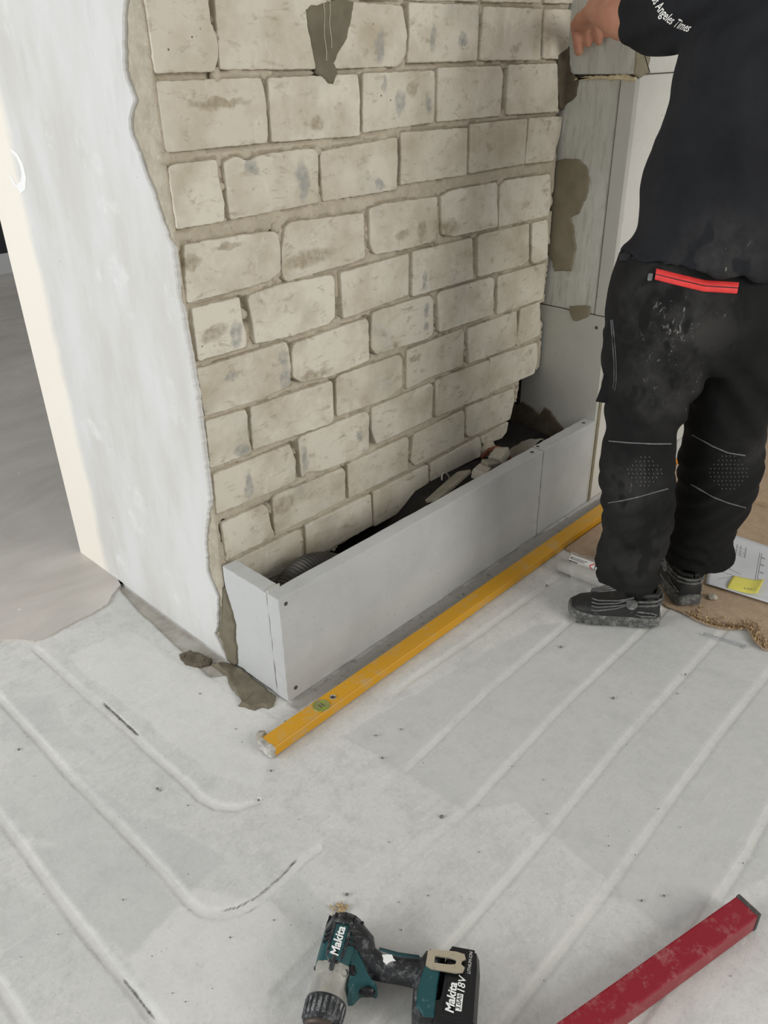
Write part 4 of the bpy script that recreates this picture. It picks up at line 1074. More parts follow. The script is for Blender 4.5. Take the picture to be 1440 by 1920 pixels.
# ---------------------------------------------------------------- yellow level
LX0, LX1, LY0, LY1, LH = 0.752, 2.60, 1.0885, 1.1345, 0.026
lev = empty('spirit_level', (1.6, 1.11, 0), 'long yellow spirit level lying flat in front of the grey casing', 'level')
bm = BM()
prof = [(LY0, 0.0008), (LY1, 0.0008), (LY1, LH - 0.002), (LY1 - 0.002, LH), (LY0 + 0.0065, LH), (LY0 + 0.005, LH - 0.0014), (LY0 + 0.0035, LH), (LY0 + 0.0015, LH), (LY0, LH - 0.002)]
ra = [bm.verts.new((LX0, y, z)) for y, z in prof]
rb = [bm.verts.new((LX1, y, z)) for y, z in prof]
for i in range(len(prof)):
    j = (i + 1) % len(prof)
    bm.faces.new((ra[i], ra[j], rb[j], rb[i]))
bm.faces.new(ra); bm.faces.new(rb)
obj('body', bm, YEL, lev)
bm = BM()
add_box(bm, (LX0 - 0.014, LY0 - 0.001, 0.0006), (LX0 + 0.001, LY1 + 0.001, LH + 0.0005), 0.003, 2)
bmesh.ops.subdivide_edges(bm, edges=[e for e in bm.edges if e.calc_length() > 0.01], cuts=4, use_grid_fill=True)
for v in bm.verts:
    v.co += Vector(noise.noise_vector(v.co * 130)) * 0.003
o = obj('end_cap', bm, GREY_END, lev); o['label'] = 'mortar-caked end cap'
vx, vy = VIAL[0]
bm = BM()
add_lathe(bm, [(0.0, 0.0), (0.0006, 0.015), (0.001, 0.0182), (0.0018, 0.0188), (0.0018, 0.0196), (-0.0012, 0.02)], (vx, vy + 0.005, LH + 0.0006), (0, 0, 1), 28)
vm, nt, bb = new_mat('green_vial')
bb.inputs['Base Color'].default_value = srgb(150, 156, 70)
bb.inputs['Roughness'].default_value = 0.12
lk(nt, mixc(nt, ramp(nt, noise_tex(nt, pos(nt), 90, 2), 0.4, 0.6), srgb(132, 132, 92), srgb(138, 150, 52)), bb.inputs['Base Color'])
vial = obj('vial', bm, vm, lev, True); vial['label'] = 'round green bubble vial'
bm = BM()
for dx in (-0.004, 0.004):
    add_box(bm, (vx + dx - 0.0003, vy - 0.002, LH + 0.0012), (vx + dx + 0.0003, vy + 0.012, LH + 0.0019))
obj('vial_lines', bm, BLACKINK, vial)
bm = BM()
hx, hy = VIAL[1]
add_lathe(bm, [(-0.0005, 0.0), (0.0004, 0.006), (0.0014, 0.0066), (0.0014, 0.0076), (-0.0005, 0.008)], (hx + 0.004, hy + 0.006, LH + 0.0006), (0, 0, 1), 20)
hole = obj('hang_hole', bm, [HOLE, SILVER], lev)
for p_ in hole.data.polygons:
    p_.material_index = 1 if (p_.center.x ** 2 + p_.center.y ** 2) ** 0.5 > 0.0055 else 0
bm = BM()
bmesh.ops.create_icosphere(bm, subdivisions=2, radius=0.014)
for v in bm.verts:
    v.co *= 1 + 0.4 * noise.noise(v.co * 120)
    v.co.z *= 0.8
    v.co += Vector((0.764, 1.152, 0.0088))
tag(obj('mortar_crumb', bm, PALEB, None, True), 'grey mortar crumb beside the near end of the yellow level', 'rubble')

# grit on the floor
bm = BM()
rg = random.Random(11)
for (gx0, gy0), gr_ in GRIT[:62]:
    res = bmesh.ops.create_icosphere(bm, subdivisions=1, radius=gr_)
    for v in res['verts']:
        v.co = v.co * (1 + 0.5 * noise.noise(v.co * 300 + Vector((gx0 * 50, 0, 0))))
        v.co.z *= 0.7
        v.co += Vector((gx0, gy0, gr_ * 0.45 - 0.001))
o = obj('grit', bm, simple('dark_grit', srgb(132, 130, 124), srgb(96, 94, 90), 120, 0.9, 0.3), floor_o); o['kind'] = 'stuff'
bm = BM()
for k in range(60):
    a_, r_ = rg.uniform(0, 6.28), abs(rg.gauss(0, 0.008))
    res = bmesh.ops.create_icosphere(bm, subdivisions=1, radius=rg.uniform(0.0014, 0.0032))
    for v in res['verts']:
        v.co += Vector((SAND[0] + r_ * math.cos(a_), SAND[1] + r_ * math.sin(a_), max(0.001, 0.004 - r_ * 0.2)))
o = obj('sand_heap', bm, simple('tan_sand', srgb(196, 176, 136), srgb(160, 136, 98), 150, 0.9, 0.3)); o['kind'] = 'stuff'
tag(o, 'little tan heap of sand on the floor just behind the drill', 'sand')

# ---------------------------------------------------------------- red level
redl = empty('red_level', (0.85, 0.22, 0), 'scuffed red box-section level lying across the lower right floor', 'level')
rd = Vector((RED_END[0][0] - RED_END[2][0], RED_END[0][1] - RED_END[2][1], 0)).normalized()
rn = Vector((-rd.y, rd.x, 0))
RW, RH = 0.0455, 0.044
def redsec(bm, s0, s1, g, h, bev):
    M = Matrix.Translation((RED_END[0][0], RED_END[0][1], 0)) @ Matrix(((rd.x, rn.x, 0, 0), (rd.y, rn.y, 0, 0), (0, 0, 1, 0), (0, 0, 0, 1)))
    add_box(bm, (s0, -RW - g, 0.0012 - g * 0.5), (s1, g, h), bev, 2, M)
bm = BM(); redsec(bm, -0.92, -0.004, 0.0, RH, 0.003); obj('body', bm, RED, redl)
bm = BM(); redsec(bm, -0.005, 0.004, 0.0008, RH + 0.0008, 0.002); o = obj('end_cap', bm, dusty('grey_plastic_cap', srgb(70, 66, 64), srgb(130, 124, 118), 60, 0.7, 0.5, 0.3), redl); o['label'] = 'dark grey end cap'

# ---------------------------------------------------------------- cordless drill
DO, DX, DY = Vector((0.5726, 0.6687, 0.0)), Vector((-0.847, -0.5316, 0)), Vector((0.5316, -0.847, 0))
DM = Matrix(((DX.x, DY.x, 0, DO.x), (DX.y, DY.y, 0, DO.y), (0, 0, 1, 0), (0, 0, 0, 1)))
drill = empty('cordless_drill', (0.55, 0.57, 0), 'teal and black cordless drill lying on its side on the floor', 'drill')
AX = Vector((0, 0, 0.036))
def dpart(nm, bm, mt, par=None, smooth=True, label=None):
    bmesh.ops.transform(bm, matrix=DM, verts=bm.verts)
    o = obj(nm, bm, mt, par or drill, smooth)
    if smooth:
        md = o.modifiers.new('es', 'EDGE_SPLIT'); md.split_angle = R(38)
    if label:
        o['label'] = label
    return o
bm = BM()
add_lathe(bm, [(0.026, 0.0), (0.026, 0.0335), (0.034, 0.0345), (0.07, 0.0345), (0.088, 0.034), (0.098, 0.0325), (0.098, 0.0)], AX, (1, 0, 0), 36)
housing = dpart('motor_housing', bm, TEAL)
bm = BM()
add_lathe(bm, [(0.0, 0.0), (0.0, 0.022), (0.004, 0.029), (0.010, 0.0325), (0.027, 0.0345), (0.034, 0.035), (0.036, 0.0345), (0.036, 0.0)], AX, (1, 0, 0), 36)
rearcap = dpart('rear_cap', bm, BLACKP)
bm = BM()
for k in range(12):
    an = k * math.pi / 6
    c = AX + Vector((0.014, math.cos(an) * 0.0335, math.sin(an) * 0.0335))
    add_box(bm, (-0.006, -0.0012, -0.002), (0.006, 0.0012, 0.002), 0, 1, Matrix.Translation(c) @ Matrix.Rotation(an - math.pi / 2, 4, 'X'))
dpart('air_slots', bm, BLACKINK, rearcap, False)['kind'] = 'stuff'
# black shoulder towards the handle, logo ridge, side vents
bm = BM()
add_tube(bm, [(0.03, 0.012, 0.038), (0.045, 0.030, 0.036), (0.065, 0.045, 0.036), (0.072, 0.075, 0.036), (0.070, 0.11, 0.036), (0.068, 0.142, 0.036)], [(0.030, 0.027), (0.031, 0.027), (0.027, 0.022), (0.0215, 0.017), (0.0225, 0.0165), (0.026, 0.018)], 20, up=(0, 0, 1))
handle = dpart('handle', bm, BLACKP)
bm = BM()
add_tube(bm, [(0.050, 0.068, 0.0525), (0.0535, 0.10, 0.0525), (0.052, 0.135, 0.054)], [(0.003, 0.0018), (0.004, 0.002), (0.003, 0.0018)], 10)
dpart('grip_inlay', bm, dusty('dark_teal_plastic', srgb(22, 58, 62), srgb(110, 122, 120), 45, 0.45, 0.56, 0.1), handle)
bm = BM()
sp = [(0.058, 0.075), (0.072, 0.078), (0.074, 0.085), (0.069, 0.09), (0.066, 0.1), (0.060, 0.094), (0.055, 0.09)]
slabm = slab(sp, lambda u, v, hh: (u, v, 0.0525 + hh), -0.004, 0.0008, 0.0006, jit=(0.0018, 150), step=0.003, seed=2.0)
dpart('plaster_splash', slabm, WHITE, handle, False, 'dried white splash')
bm.free()
bm = BM()
add_box(bm, (0.030, -0.012, 0.060), (0.094, 0.012, 0.0725), 0.004, 3)
dpart('logo_ridge', bm, TEAL, housing)
bm = BM()
for s in (-1, 1):
    add_tube(bm, [(0.028, s * 0.013, 0.071), (0.060, s * 0.0145, 0.070), (0.085, s * 0.0125, 0.070), (0.096, s * 0.006, 0.069)], 0.0028, 8)
add_tube(bm, [(0.026, -0.014, 0.0705), (0.026, 0.014, 0.0705)], 0.0045, 10)
add_tube(bm, [(0.088, 0.0, 0.071), (0.108, 0.0, 0.0685)], 0.0045, 10)
dpart('ridge_frame', bm, BLACKP, housing)
bm = BM()
for s in (-1, 1):
    for k in range(3):
        c = Vector((0.040 + k * 0.009, s * 0.0215, 0.0635))
        add_box(bm, (-0.0025, -0.007, -0.002), (0.0025, 0.007, 0.0022), 0, 1, Matrix.Translation(c) @ Matrix.Rotation(-s * 0.68, 4, 'X') @ Matrix.Rotation(0.35, 4, 'Z'))
dpart('side_vents', bm, BLACKINK, housing, False)['kind'] = 'stuff'
bm = BM()
add_lathe(bm, [(0.094, 0.0), (0.094, 0.0335), (0.104, 0.0345), (0.112, 0.0325), (0.136, 0.0315), (0.143, 0.0335), (0.145, 0.0335), (0.145, 0.0)], AX, (1, 0, 0), 36)
add_box(bm, (0.094, -0.028, 0.036), (0.112, 0.028, 0.0665), 0.006, 2)
gear = dpart('gear_case', bm, SILVER, label='cast silver gear case')
for (yy, zz) in ((-0.026, 0.058), (0.024, 0.0625)):
    bm = BM()
    add_lathe(bm, [(0.0, 0.0), (0.0, 0.0024), (0.002, 0.0045), (0.002, 0.0)], (0.106, yy, zz + 0.001), (0.3, 0, 1), 12)
    dpart('screw', bm, BLACKP, gear)
bm = BM()
add_lathe(bm, [(0.1445, 0.0), (0.1445, 0.0315), (0.149, 0.033), (0.172, 0.0315), (0.180, 0.029), (0.182, 0.026), (0.182, 0.0)], AX, (1, 0, 0), 36)
collar = dpart('torque_collar', bm, BLACKP)
bm = BM()
for k in range(22):
    an = k * 2 * math.pi / 22
    c = AX + Vector((0.162, math.cos(an) * 0.0322, math.sin(an) * 0.0322))
    add_box(bm, (-0.013, -0.0026, -0.0012), (0.013, 0.0026, 0.0012), 0.0006, 1, Matrix.Translation(c) @ Matrix.Rotation(an - math.pi / 2, 4, 'X') @ Matrix.Rotation(0.06, 4, 'Y'))
dpart('grip_ribs', bm, dusty('dusty_ribs', srgb(60, 62, 64), srgb(164, 166, 166), 70, 0.6, 0.46, 0.3), collar, False)['kind'] = 'stuff'
bm = BM()
add_lathe(bm, [(0.181, 0.0), (0.181, 0.0265), (0.185, 0.0265), (0.188, 0.0235), (0.215, 0.0225), (0.232, 0.018), (0.238, 0.010), (0.238, 0.0)], AX, (1, 0, 0), 30)
dpart('chuck', bm, CHUCKM)
# teal flank with trigger guard
bm = slab([(0.048, 0.024), (0.058, 0.036), (0.078, 0.050), (0.094, 0.060), (0.102, 0.068), (0.108, 0.076), (0.113, 0.074), (0.111, 0.062), (0.117, 0.048), (0.126, 0.043), (0.131, 0.040), (0.133, 0.032), (0.122, 0.027), (0.105, 0.026), (0.090, 0.024), (0.070, 0.020)], lambda u, v, hh: (u, v, 0.036 + hh), -0.018, 0.0225, 0.004, jit=(0.0, 1), step=0.004)
flank = dpart('side_shell', bm, TEAL)
bm = BM()
add_tube(bm, [(0.108, 0.048, 0.036), (0.113, 0.060, 0.036), (0.112, 0.069, 0.036)], [(0.010, 0.011), (0.010, 0.011), (0.008, 0.010)], 14)
dpart('trigger', bm, BATM)
bm = BM()
add_tube(bm, [(0.092, 0.030, 0.059), (0.104, 0.036, 0.059)], [(0.005, 0.003), (0.0045, 0.003)], 10)
dpart('direction_switch', bm, BATM)
bm = slab([(0.040, 0.018), (0.046, 0.046), (0.062, 0.056), (0.092, 0.062), (0.104, 0.062), (0.100, 0.040), (0.070, 0.022)], lambda u, v, hh: (u, v, 0.036 + hh), -0.016, 0.0165, 0.004, jit=(0.0, 1), step=0.004)
dpart('grip_shoulder', bm, BLACKP, handle)
# foot and battery
bm = slab([(0.044, 0.140), (0.036, 0.150), (0.034, 0.172), (0.040, 0.178), (0.060, 0.176), (0.150, 0.178), (0.152, 0.150), (0.140, 0.138), (0.100, 0.134), (0.060, 0.134)], lambda u, v, hh: (u, v, hh), 0.004, 0.068, 0.008, jit=(0.0, 1), step=0.004)
foot = dpart('foot', bm, BLACKP)
bm = slab([(0.066, 0.150), (0.066, 0.174), (0.100, 0.173), (0.148, 0.175), (0.150, 0.158), (0.138, 0.145), (0.110, 0.143), (0.085, 0.146)], lambda u, v, hh: (u, v, hh), 0.062, 0.0705, 0.002, jit=(0.0, 1), step=0.004)
dpart('foot_inlay', bm, TEAL, foot)
bm = slab([(0.034, 0.180), (0.026, 0.190), (0.026, 0.222), (0.034, 0.234), (0.060, 0.238), (0.150, 0.241), (0.158, 0.230), (0.158, 0.176), (0.150, 0.170), (0.120, 0.166), (0.118, 0.176), (0.060, 0.178)], lambda u, v, hh: (u, v, hh), 0.003, 0.068, 0.006, jit=(0.0, 1), step=0.004)
bat = dpart('battery', bm, BATM)
bm = BM()
add_box(bm, (0.032, 0.187, 0.066), (0.146, 0.226, 0.0692), 0.001, 1)
dpart('label_plate', bm, BATM, bat, False)
def text_mesh(body, size, shear=0.0, off=0.0):
    cu = bpy.data.curves.new('txt', 'FONT')
    cu.body = body; cu.size = size; cu.shear = shear; cu.offset = off; cu.extrude = 0.0; cu.resolution_u = 3
    t = bpy.data.objects.new('txt', cu)
    COL.objects.link(t)
    dg = bpy.context.evaluated_depsgraph_get()
    me = bpy.data.meshes.new_from_object(t.evaluated_get(dg))
    bpy.data.objects.remove(t)
    bpy.data.curves.remove(cu)
    n = len(me.vertices)
    co = np.empty(n * 3); me.vertices.foreach_get('co', co); co = co.reshape(-1, 3)
    faces = [tuple(p.vertices) for p in me.polygons]
    bpy.data.meshes.remove(me)
    return co, faces
def drill_text(nm, body, start, end, z, par, mt, shear=0.15, off=0.0, squeeze=1.0):
    """letters run from start to end (drill frame)"""
    co, faces = text_mesh(body, 1.0, shear, off)
    w = co[:, 0].max() - co[:, 0].min()
    s, e = Vector(start), Vector(end)
    L = (e - s).length
    d = (e - s) / L
    up = Vector((-d.y, d.x))
    k = L / w
    bm = BM()
    vv = [bm.verts.new((s.x + d.x * (c[0] - co[:, 0].min()) * k + up.x * c[1] * k * squeeze, s.y + d.y * (c[0] - co[:, 0].min()) * k + up.y * c[1] * k * squeeze, z)) for c in co]
    for f in faces:
        try:
            bm.faces.new([vv[i] for i in f])
        except ValueError:
            pass
    bmesh.ops.transform(bm, matrix=DM, verts=bm.verts)
    for f in bm.faces:
        f.normal_update()
        if f.normal.z < 0:
            f.normal_flip()
    me = bpy.data.meshes.new(nm); bm.to_mesh(me); bm.free()
    return set_mesh(nm, me, mt, par)
drill_text('lettering', 'Makita', (0.0875, 0.006), (0.036, 0.006), 0.0731, housing, WHITE, 0.2, 0.028, 1.05)
drill_text('lettering', 'Makita', (0.1395, 0.2035), (0.092, 0.2035), 0.0697, bat, WHITE, 0.2, 0.028, 1.05)
drill_text('lettering', '18V', (0.1045, 0.2165), (0.078, 0.2165), 0.0697, bat, WHITE, 0.2, 0.01)
drill_text('lettering', 'LITHIUM-ION', (0.0735, 0.2225), (0.036, 0.2225), 0.0697, bat, WHITE, 0.2, 0.0, 1.2)
bm = BM(); add_box(bm, (0.108, 0.206, 0.0693), (0.1345, 0.2155, 0.0698))
dpart('capacity_box', bm, WHITE, bat, False)
drill_text('lettering', '3.0Ah', (0.1330, 0.2135), (0.1095, 0.2135), 0.0702, bat, BLACKINK, 0.15, 0.01)
# belt clip: plate with a long slot
bm = BM()
def clip_ring(z):
    o_ = [(0.050, 0.150), (0.047, 0.156), (0.0455, 0.196), (0.048, 0.210), (0.056, 0.213), (0.060, 0.207), (0.066, 0.207), (0.070, 0.213), (0.078, 0.211), (0.081, 0.200), (0.080, 0.160), (0.075, 0.150)]
    i_ = [(0.0575, 0.163), (0.0575, 0.170), (0.0575, 0.180), (0.058, 0.190), (0.0595, 0.197), (0.061, 0.198), (0.065, 0.198), (0.067, 0.197), (0.0685, 0.190), (0.069, 0.180), (0.069, 0.170), (0.069, 0.163)]
    return [bm.verts.new((x, y, z + 0.010 * max(0, (y - 0.15)) / 0.06 * 0.5)) for x, y in o_], [bm.verts.new((x, y, z + 0.010 * max(0, (y - 0.15)) / 0.06 * 0.5)) for x, y in i_]
oa, ia = clip_ring(0.0705); ob, ib = clip_ring(0.0735)
n_ = len(oa)
for i in range(n_):
    j = (i + 1) % n_
    bm.faces.new((oa[i], oa[j], ob[j], ob[i])); bm.faces.new((ia[i], ia[j], ib[j], ib[i]))
    bm.faces.new((ob[i], ob[j], ib[j], ib[i])); bm.faces.new((oa[i], oa[j], ia[j], ia[i]))
clip = dpart('belt_clip', bm, CLIPM, foot, False, 'tarnished steel belt clip')

# ---------------------------------------------------------------- fibreboard, plan, note, nail, tubes
edge = BOARD_EDGE[0:2] + jitter(densify(BOARD_EDGE[1:], 0.006, False), 0.0035, 90, 4.0)[1:]
outl = [(1.88, 1.10)] + edge[0:] + [(1.90, 0.36), (1.99, 0.24), (3.4, 0.10), (3.4, 1.085), (2.72, 1.09), (2.3, 1.06)]
outl = [(1.92, 1.084)] + edge[1:] + [(1.90, 0.36), (1.99, 0.24), (3.4, 0.10), (3.4, 1.07), (2.72, 1.08), (2.3, 1.084)]
bm = slab(outl, floor_plane(0), 0.0005, 0.006, 0.002, step=0.02, jit=(0.0006, 50), seed=1.2)
fb = empty('fibreboard_sheet', (2.4, 0.7, 0), 'brown fibreboard floor cover with a frayed corner, under the right shoe', 'board')
obj('sheet', bm, HARDB, fb)
bm = BM()
rng = random.Random(5)
fe = densify(BOARD_EDGE[4:], 0.0016, False)
for (x, y) in fe:
    for k in range(4):
        r = rng.random() ** 2.4 * 0.06
        q = Vector((x + r * rng.uniform(0.2, 1.0), y + rng.uniform(-0.012, 0.012), 0.006 + rng.uniform(0, 0.004)))
        a = rng.uniform(0, math.pi)
        d = Vector((math.cos(a), math.sin(a), rng.uniform(-0.3, 0.5))) * rng.uniform(0.002, 0.008)
        s = Vector((-d.y, d.x, 0)).normalized() * rng.uniform(0.0006, 0.0014)
        z_ = Vector((0, 0, 0.0012))
        v4 = [bm.verts.new(q - d - s), bm.verts.new(q + d - s), bm.verts.new(q + d + s + z_), bm.verts.new(q - d + s + z_)]
        bm.faces.new(v4)
o = obj('loose_fibres', bm, FIBRE, fb); o['kind'] = 'stuff'; o['label'] = 'pale frayed fibres along the broken corner'
bm = slab([(2.56, 0.90), (2.62, 0.60), (3.3, 0.50), (3.3, 1.02)], floor_plane(0), 0.0066, 0.030, 0.003, step=0.05, jit=(0.001, 20))
tag(obj('insulation_slab', bm, HARDB), 'thicker brown slab lying on the fibreboard behind the right leg', 'board')
# plan
PA = [Vector((p[0], p[1], 0)) for p in (PAPER[0], PAPER[1], PAPER[2], PAPER[3])]
du = (PA[1] - PA[0]); dv = (PA[3] - PA[0])
far = PA[0] + du * 2.4; near_ = PA[3] + (PA[2] - PA[3]) * 2.2
nu, nv = 30, 16
bm = BM()
grid = []
for i in range(nu):
    row = []
    for j in range(nv):
        a, b_ = i / (nu - 1), j / (nv - 1)
        q = PA[0].lerp(far, a).lerp(PA[3].lerp(near_, a), b_)
        zz = 0.0088 + 0.0014 * (1 + noise.noise(q * 9)) + 0.004 * max(0, b_ - 0.93) / 0.07
        row.append(bm.verts.new((q.x, q.y, zz)))
    grid.append(row)
for i in range(nu - 1):
    for j in range(nv - 1):
        bm.faces.new((grid[i][j], grid[i + 1][j], grid[i + 1][j + 1], grid[i][j + 1]))
plan = empty('floor_plan', (2.2, 0.6, 0.008), 'large sheet of paper with a pencilled plan lying on the fibreboard', 'paper')
pm = obj('sheet', bm, PAPERM, plan, True)
sm_ = pm.modifiers.new('thick', 'SOLIDIFY'); sm_.thickness = 0.0004; sm_.offset = -1
bm = BM()
def pq(a, b_):
    q = PA[0].lerp(far, a).lerp(PA[3].lerp(near_, a), b_)
    return Vector((q.x, q.y, 0.0095 + 0.0014 * (1 + noise.noise(q * 9)) + 0.004 * max(0, b_ - 0.93) / 0.07))
def pen(a0, b0, a1, b1, w=0.0007):
    p0, p1 = pq(a0, b0), pq(a1, b1)
    k = max(1, int((p1 - p0).length / 0.03))
    for i in range(k):
        u_, v_ = pq(a0 + (a1 - a0) * i / k, b0 + (b1 - b0) * i / k), pq(a0 + (a1 - a0) * (i + 1) / k, b0 + (b1 - b0) * (i + 1) / k)
        s = (v_ - u_).cross(Vector((0, 0, 1))).normalized() * w
        bm.faces.new([bm.verts.new(c) for c in (u_ - s, v_ - s, v_ + s, u_ + s)])
for a in (0.36, 0.375, 0.47, 0.55, 0.63):
    pen(a, 0.18, a - 0.015, 0.78)
    for k in range(4):
        pen(a + 0.008, 0.25 + k * 0.13, a + 0.028, 0.27 + k * 0.13); pen(a + 0.012, 0.28 + k * 0.13, a + 0.03, 0.25 + k * 0.13)
for b_ in (0.2, 0.26, 0.3, 0.34):
    pen(0.17, b_, 0.26, b_ + 0.02)
for a in (0.18, 0.21, 0.25):
    pen(a, 0.16, a, 0.36)
pen(0.10, 0.62, 0.24, 0.66); pen(0.08, 0.86, 0.20, 0.72); pen(0.20, 0.72, 0.20, 0.9); pen(0.05, 0.72, 0.20, 0.72); pen(0.14, 0.58, 0.16, 0.64)
obj('pencil_lines', bm, INK, plan)['kind'] = 'stuff'
# sticky note, slightly curled
NA = [Vector((p[0], p[1], 0)) for p in NOTE]
c00, c10, c11, c01 = NA[0], NA[2], NA[4], NA[6]
bm = BM()
grid = []
for i in range(14):
    row = []
    for j in range(9):
        a, b_ = i / 13, j / 8
        q = c00.lerp(c10, a).lerp(c01.lerp(c11, a), b_)
        row.append(bm.verts.new((q.x, q.y, 0.0128 + 0.012 * max(0, a - 0.55) ** 2 * 4 + 0.004 * math.sin(b_ * 3) + 0.004 * a)))
    grid.append(row)
for i in range(13):
    for j in range(8):
        bm.faces.new((grid[i][j], grid[i + 1][j], grid[i + 1][j + 1], grid[i][j + 1]))
note = empty('sticky_note', (2.08, 0.58, 0.012), 'curled yellow sticky note lying on the pencilled plan', 'note')
no = obj('paper', bm, NOTEM, note, True)
sm_ = no.modifiers.new('thick', 'SOLIDIFY'); sm_.thickness = 0.0004; sm_.offset = -1
bm = BM()
for k in range(10):
    a0 = 0.52 + k * 0.036
    q0 = c00.lerp(c10, a0).lerp(c01.lerp(c11, a0), 0.70 + 0.04 * (k % 3)); q1 = c00.lerp(c10, a0 + 0.03).lerp(c01.lerp(c11, a0 + 0.03), 0.80 - 0.04 * (k % 2))
    zf = lambda a, b_: 0.0134 + 0.012 * max(0, a - 0.55) ** 2 * 4 + 0.004 * math.sin(b_ * 3) + 0.004 * a
    q0.z = zf(a0, 0.72); q1.z = zf(a0 + 0.03, 0.78)
    s = (q1 - q0).cross(Vector((0, 0, 1))).normalized() * 0.0006
    bm.faces.new([bm.verts.new(c) for c in (q0 - s, q1 - s, q1 + s, q0 + s)])
obj('handwriting', bm, INK, note)['kind'] = 'stuff'
# nail
na, nb = Vector((*NAIL[0], 0.0032)), Vector((*NAIL[1], 0.0042))
bm = BM()
dl = (nb - na).length
add_lathe(bm, [(0, 0.0), (0.007, 0.0022), (dl - 0.003, 0.0022), (dl - 0.0025, 0.0048), (dl, 0.0048), (dl, 0)], na, nb - na, 12)
tag(obj('nail', bm, NAILM, None, False), 'long steel nail lying on the white floor below the frayed board', 'nail')
# pale crumb behind the right shoe
bm = BM()
bmesh.ops.create_icosphere(bm, subdivisions=2, radius=0.014)
for v in bm.verts:
    v.co *= 1 + 0.4 * noise.noise(v.co * 90)
    v.co.z *= 0.6
    v.co += Vector((CRUMB[0][0], CRUMB[0][1], 0.0135))
tag(obj('mortar_crumb', bm, PALEB, None, False), 'pale chip on the fibreboard right beside the right heel', 'rubble')
bm = BM()
bmesh.ops.create_icosphere(bm, subdivisions=2, radius=0.016)
for v in bm.verts:
    v.co *= 1 + 0.4 * noise.noise(v.co * 90)
    v.co.z *= 0.7
    v.co += Vector((ORANGE[0], ORANGE[1] + 0.004, 0.0115))
tag(obj('crumpled_tape', bm, simple('orange_scrap', srgb(222, 146, 48), srgb(196, 120, 40), 60, 0.7, 0.4), None, False), 'small crumpled orange scrap on the floor seen between the legs', 'scrap')
# adhesive tubes in a thin plastic bag
def tube_thing(p0, p1, r, lab, mt, labelmt, ext):
    a, b_ = Vector((*p0, r + 0.001)), Vector((*p1, r + 0.001))
    d = (b_ - a).normalized()
    b2 = a + d * ext
    t = empty('adhesive_tube', ((a.x + b2.x) / 2, (a.y + b2.y) / 2, 0.001), lab, 'tube', 'adhesive tubes in the plastic bag')
    bm = BM()
    L = (b2 - a).length
    add_lathe(bm, [(0, 0), (0, r * 0.7), (0.004, r), (L - 0.004, r), (L, r * 0.8), (L, 0)], a, d, 20)
    obj('sleeve', bm, mt, t, True)
    return t, a, d, L
t1, ta, td, tl = tube_thing(TUBE[0], TUBE[1], 0.022, 'brown and white printed adhesive tube, upper of two by the left shoe', simple('brown_foil', srgb(150, 118, 100), srgb(134, 102, 86), 20, 0.5, 0.1), None, 0.165)
t2, tb, td2, tl2 = tube_thing((TUBE[2][0] + 0.02, TUBE[2][1]), TUBE[3], 0.019, 'white adhesive tube, lower of two by the left shoe', simple('white_foil', srgb(196, 194, 188), srgb(180, 178, 170), 20, 0.5, 0.2), None, 0.18)
bm = BM()
def wrap(bm, a, d, r, s0, s1, a0, a1, lift, n=10, m=8):
    side = d.cross(Vector((0, 0, 1))).normalized()
    up = side.cross(d)
    g = [[bm.verts.new(a + d * (s0 + (s1 - s0) * i / n) + (side * math.cos(a0 + (a1 - a0) * j / m) + up * math.sin(a0 + (a1 - a0) * j / m)) * (r + lift)) for j in range(m + 1)] for i in range(n + 1)]
    for i in range(n):
        for j in range(m):
            bm.faces.new((g[i][j], g[i + 1][j], g[i + 1][j + 1], g[i][j + 1]))
camside = 1 if td.cross(Vector((0, 0, 1))).dot(Vector((-1, -1, 0))) > 0 else -1
A0, A1 = (-0.2, 1.5) if camside > 0 else (math.pi + 0.2, math.pi - 1.5)
wrap(bm, ta, td, 0.022, 0.004, 0.12, A0, A1, 0.0006)
lab = obj('label', bm, WHITE, t1, True)
bm = BM()
mid = (A0 + A1) / 2
for k, (s0, s1, da) in enumerate(((0.006, 0.060, 0.45), (0.006, 0.052, 0.25), (0.006, 0.034, -0.05))):
    sg = 1 if camside > 0 else -1
    wrap(bm, ta, td, 0.022, s0, s1, mid + sg * da, mid + sg * (da - (0.1 if k < 2 else 0.16)), 0.0012, 8, 2)
obj('print_lines', bm, BLACKINK, lab)['kind'] = 'stuff'
def on_tube(s, ang, lift):
    side = td.cross(Vector((0, 0, 1))).normalized(); up = side.cross(td)
    return ta + td * s + (side * math.cos(ang) + up * math.sin(ang)) * (0.022 + lift)
bm = BM()
sgn = 1 if camside > 0 else -1
cs, ca_ = 0.088, mid + sgn * 0.12
dia = [(0.017, 0), (0, 0.62), (-0.017, 0), (0, -0.62)]
for k in range(4):
    (s_a, g_a), (s_b, g_b) = dia[k], dia[(k + 1) % 4]
    add_tube(bm, [on_tube(cs + s_a * (1 - t) + s_b * t, ca_ + sgn * (g_a * (1 - t) + g_b * t), 0.0016) for t in (0, 0.33, 0.66, 1)], 0.0014, 6)
obj('warning_diamond', bm, ZIPR, lab)
bm = BM()
add_tube(bm, [on_tube(cs, ca_ + sgn * 0.26, 0.0018), on_tube(cs, ca_ - sgn * 0.06, 0.0018)], [0.0018, 0.0010], 6)
add_tube(bm, [on_tube(cs, ca_ - sgn * 0.17, 0.0018), on_tube(cs, ca_ - sgn * 0.22, 0.0018)], 0.0015, 6)
obj('exclamation_mark', bm, BLACKINK, lab)
bgm, nt, bb = new_mat('thin_clear_film')
bb.inputs['Base Color'].default_value = srgb(214, 212, 206)
bb.inputs['Roughness'].default_value = 0.25
bb.inputs['Alpha'].default_value = 0.30
bb.inputs['Transmission Weight'].default_value = 0.0
nu, nv = 40, 30
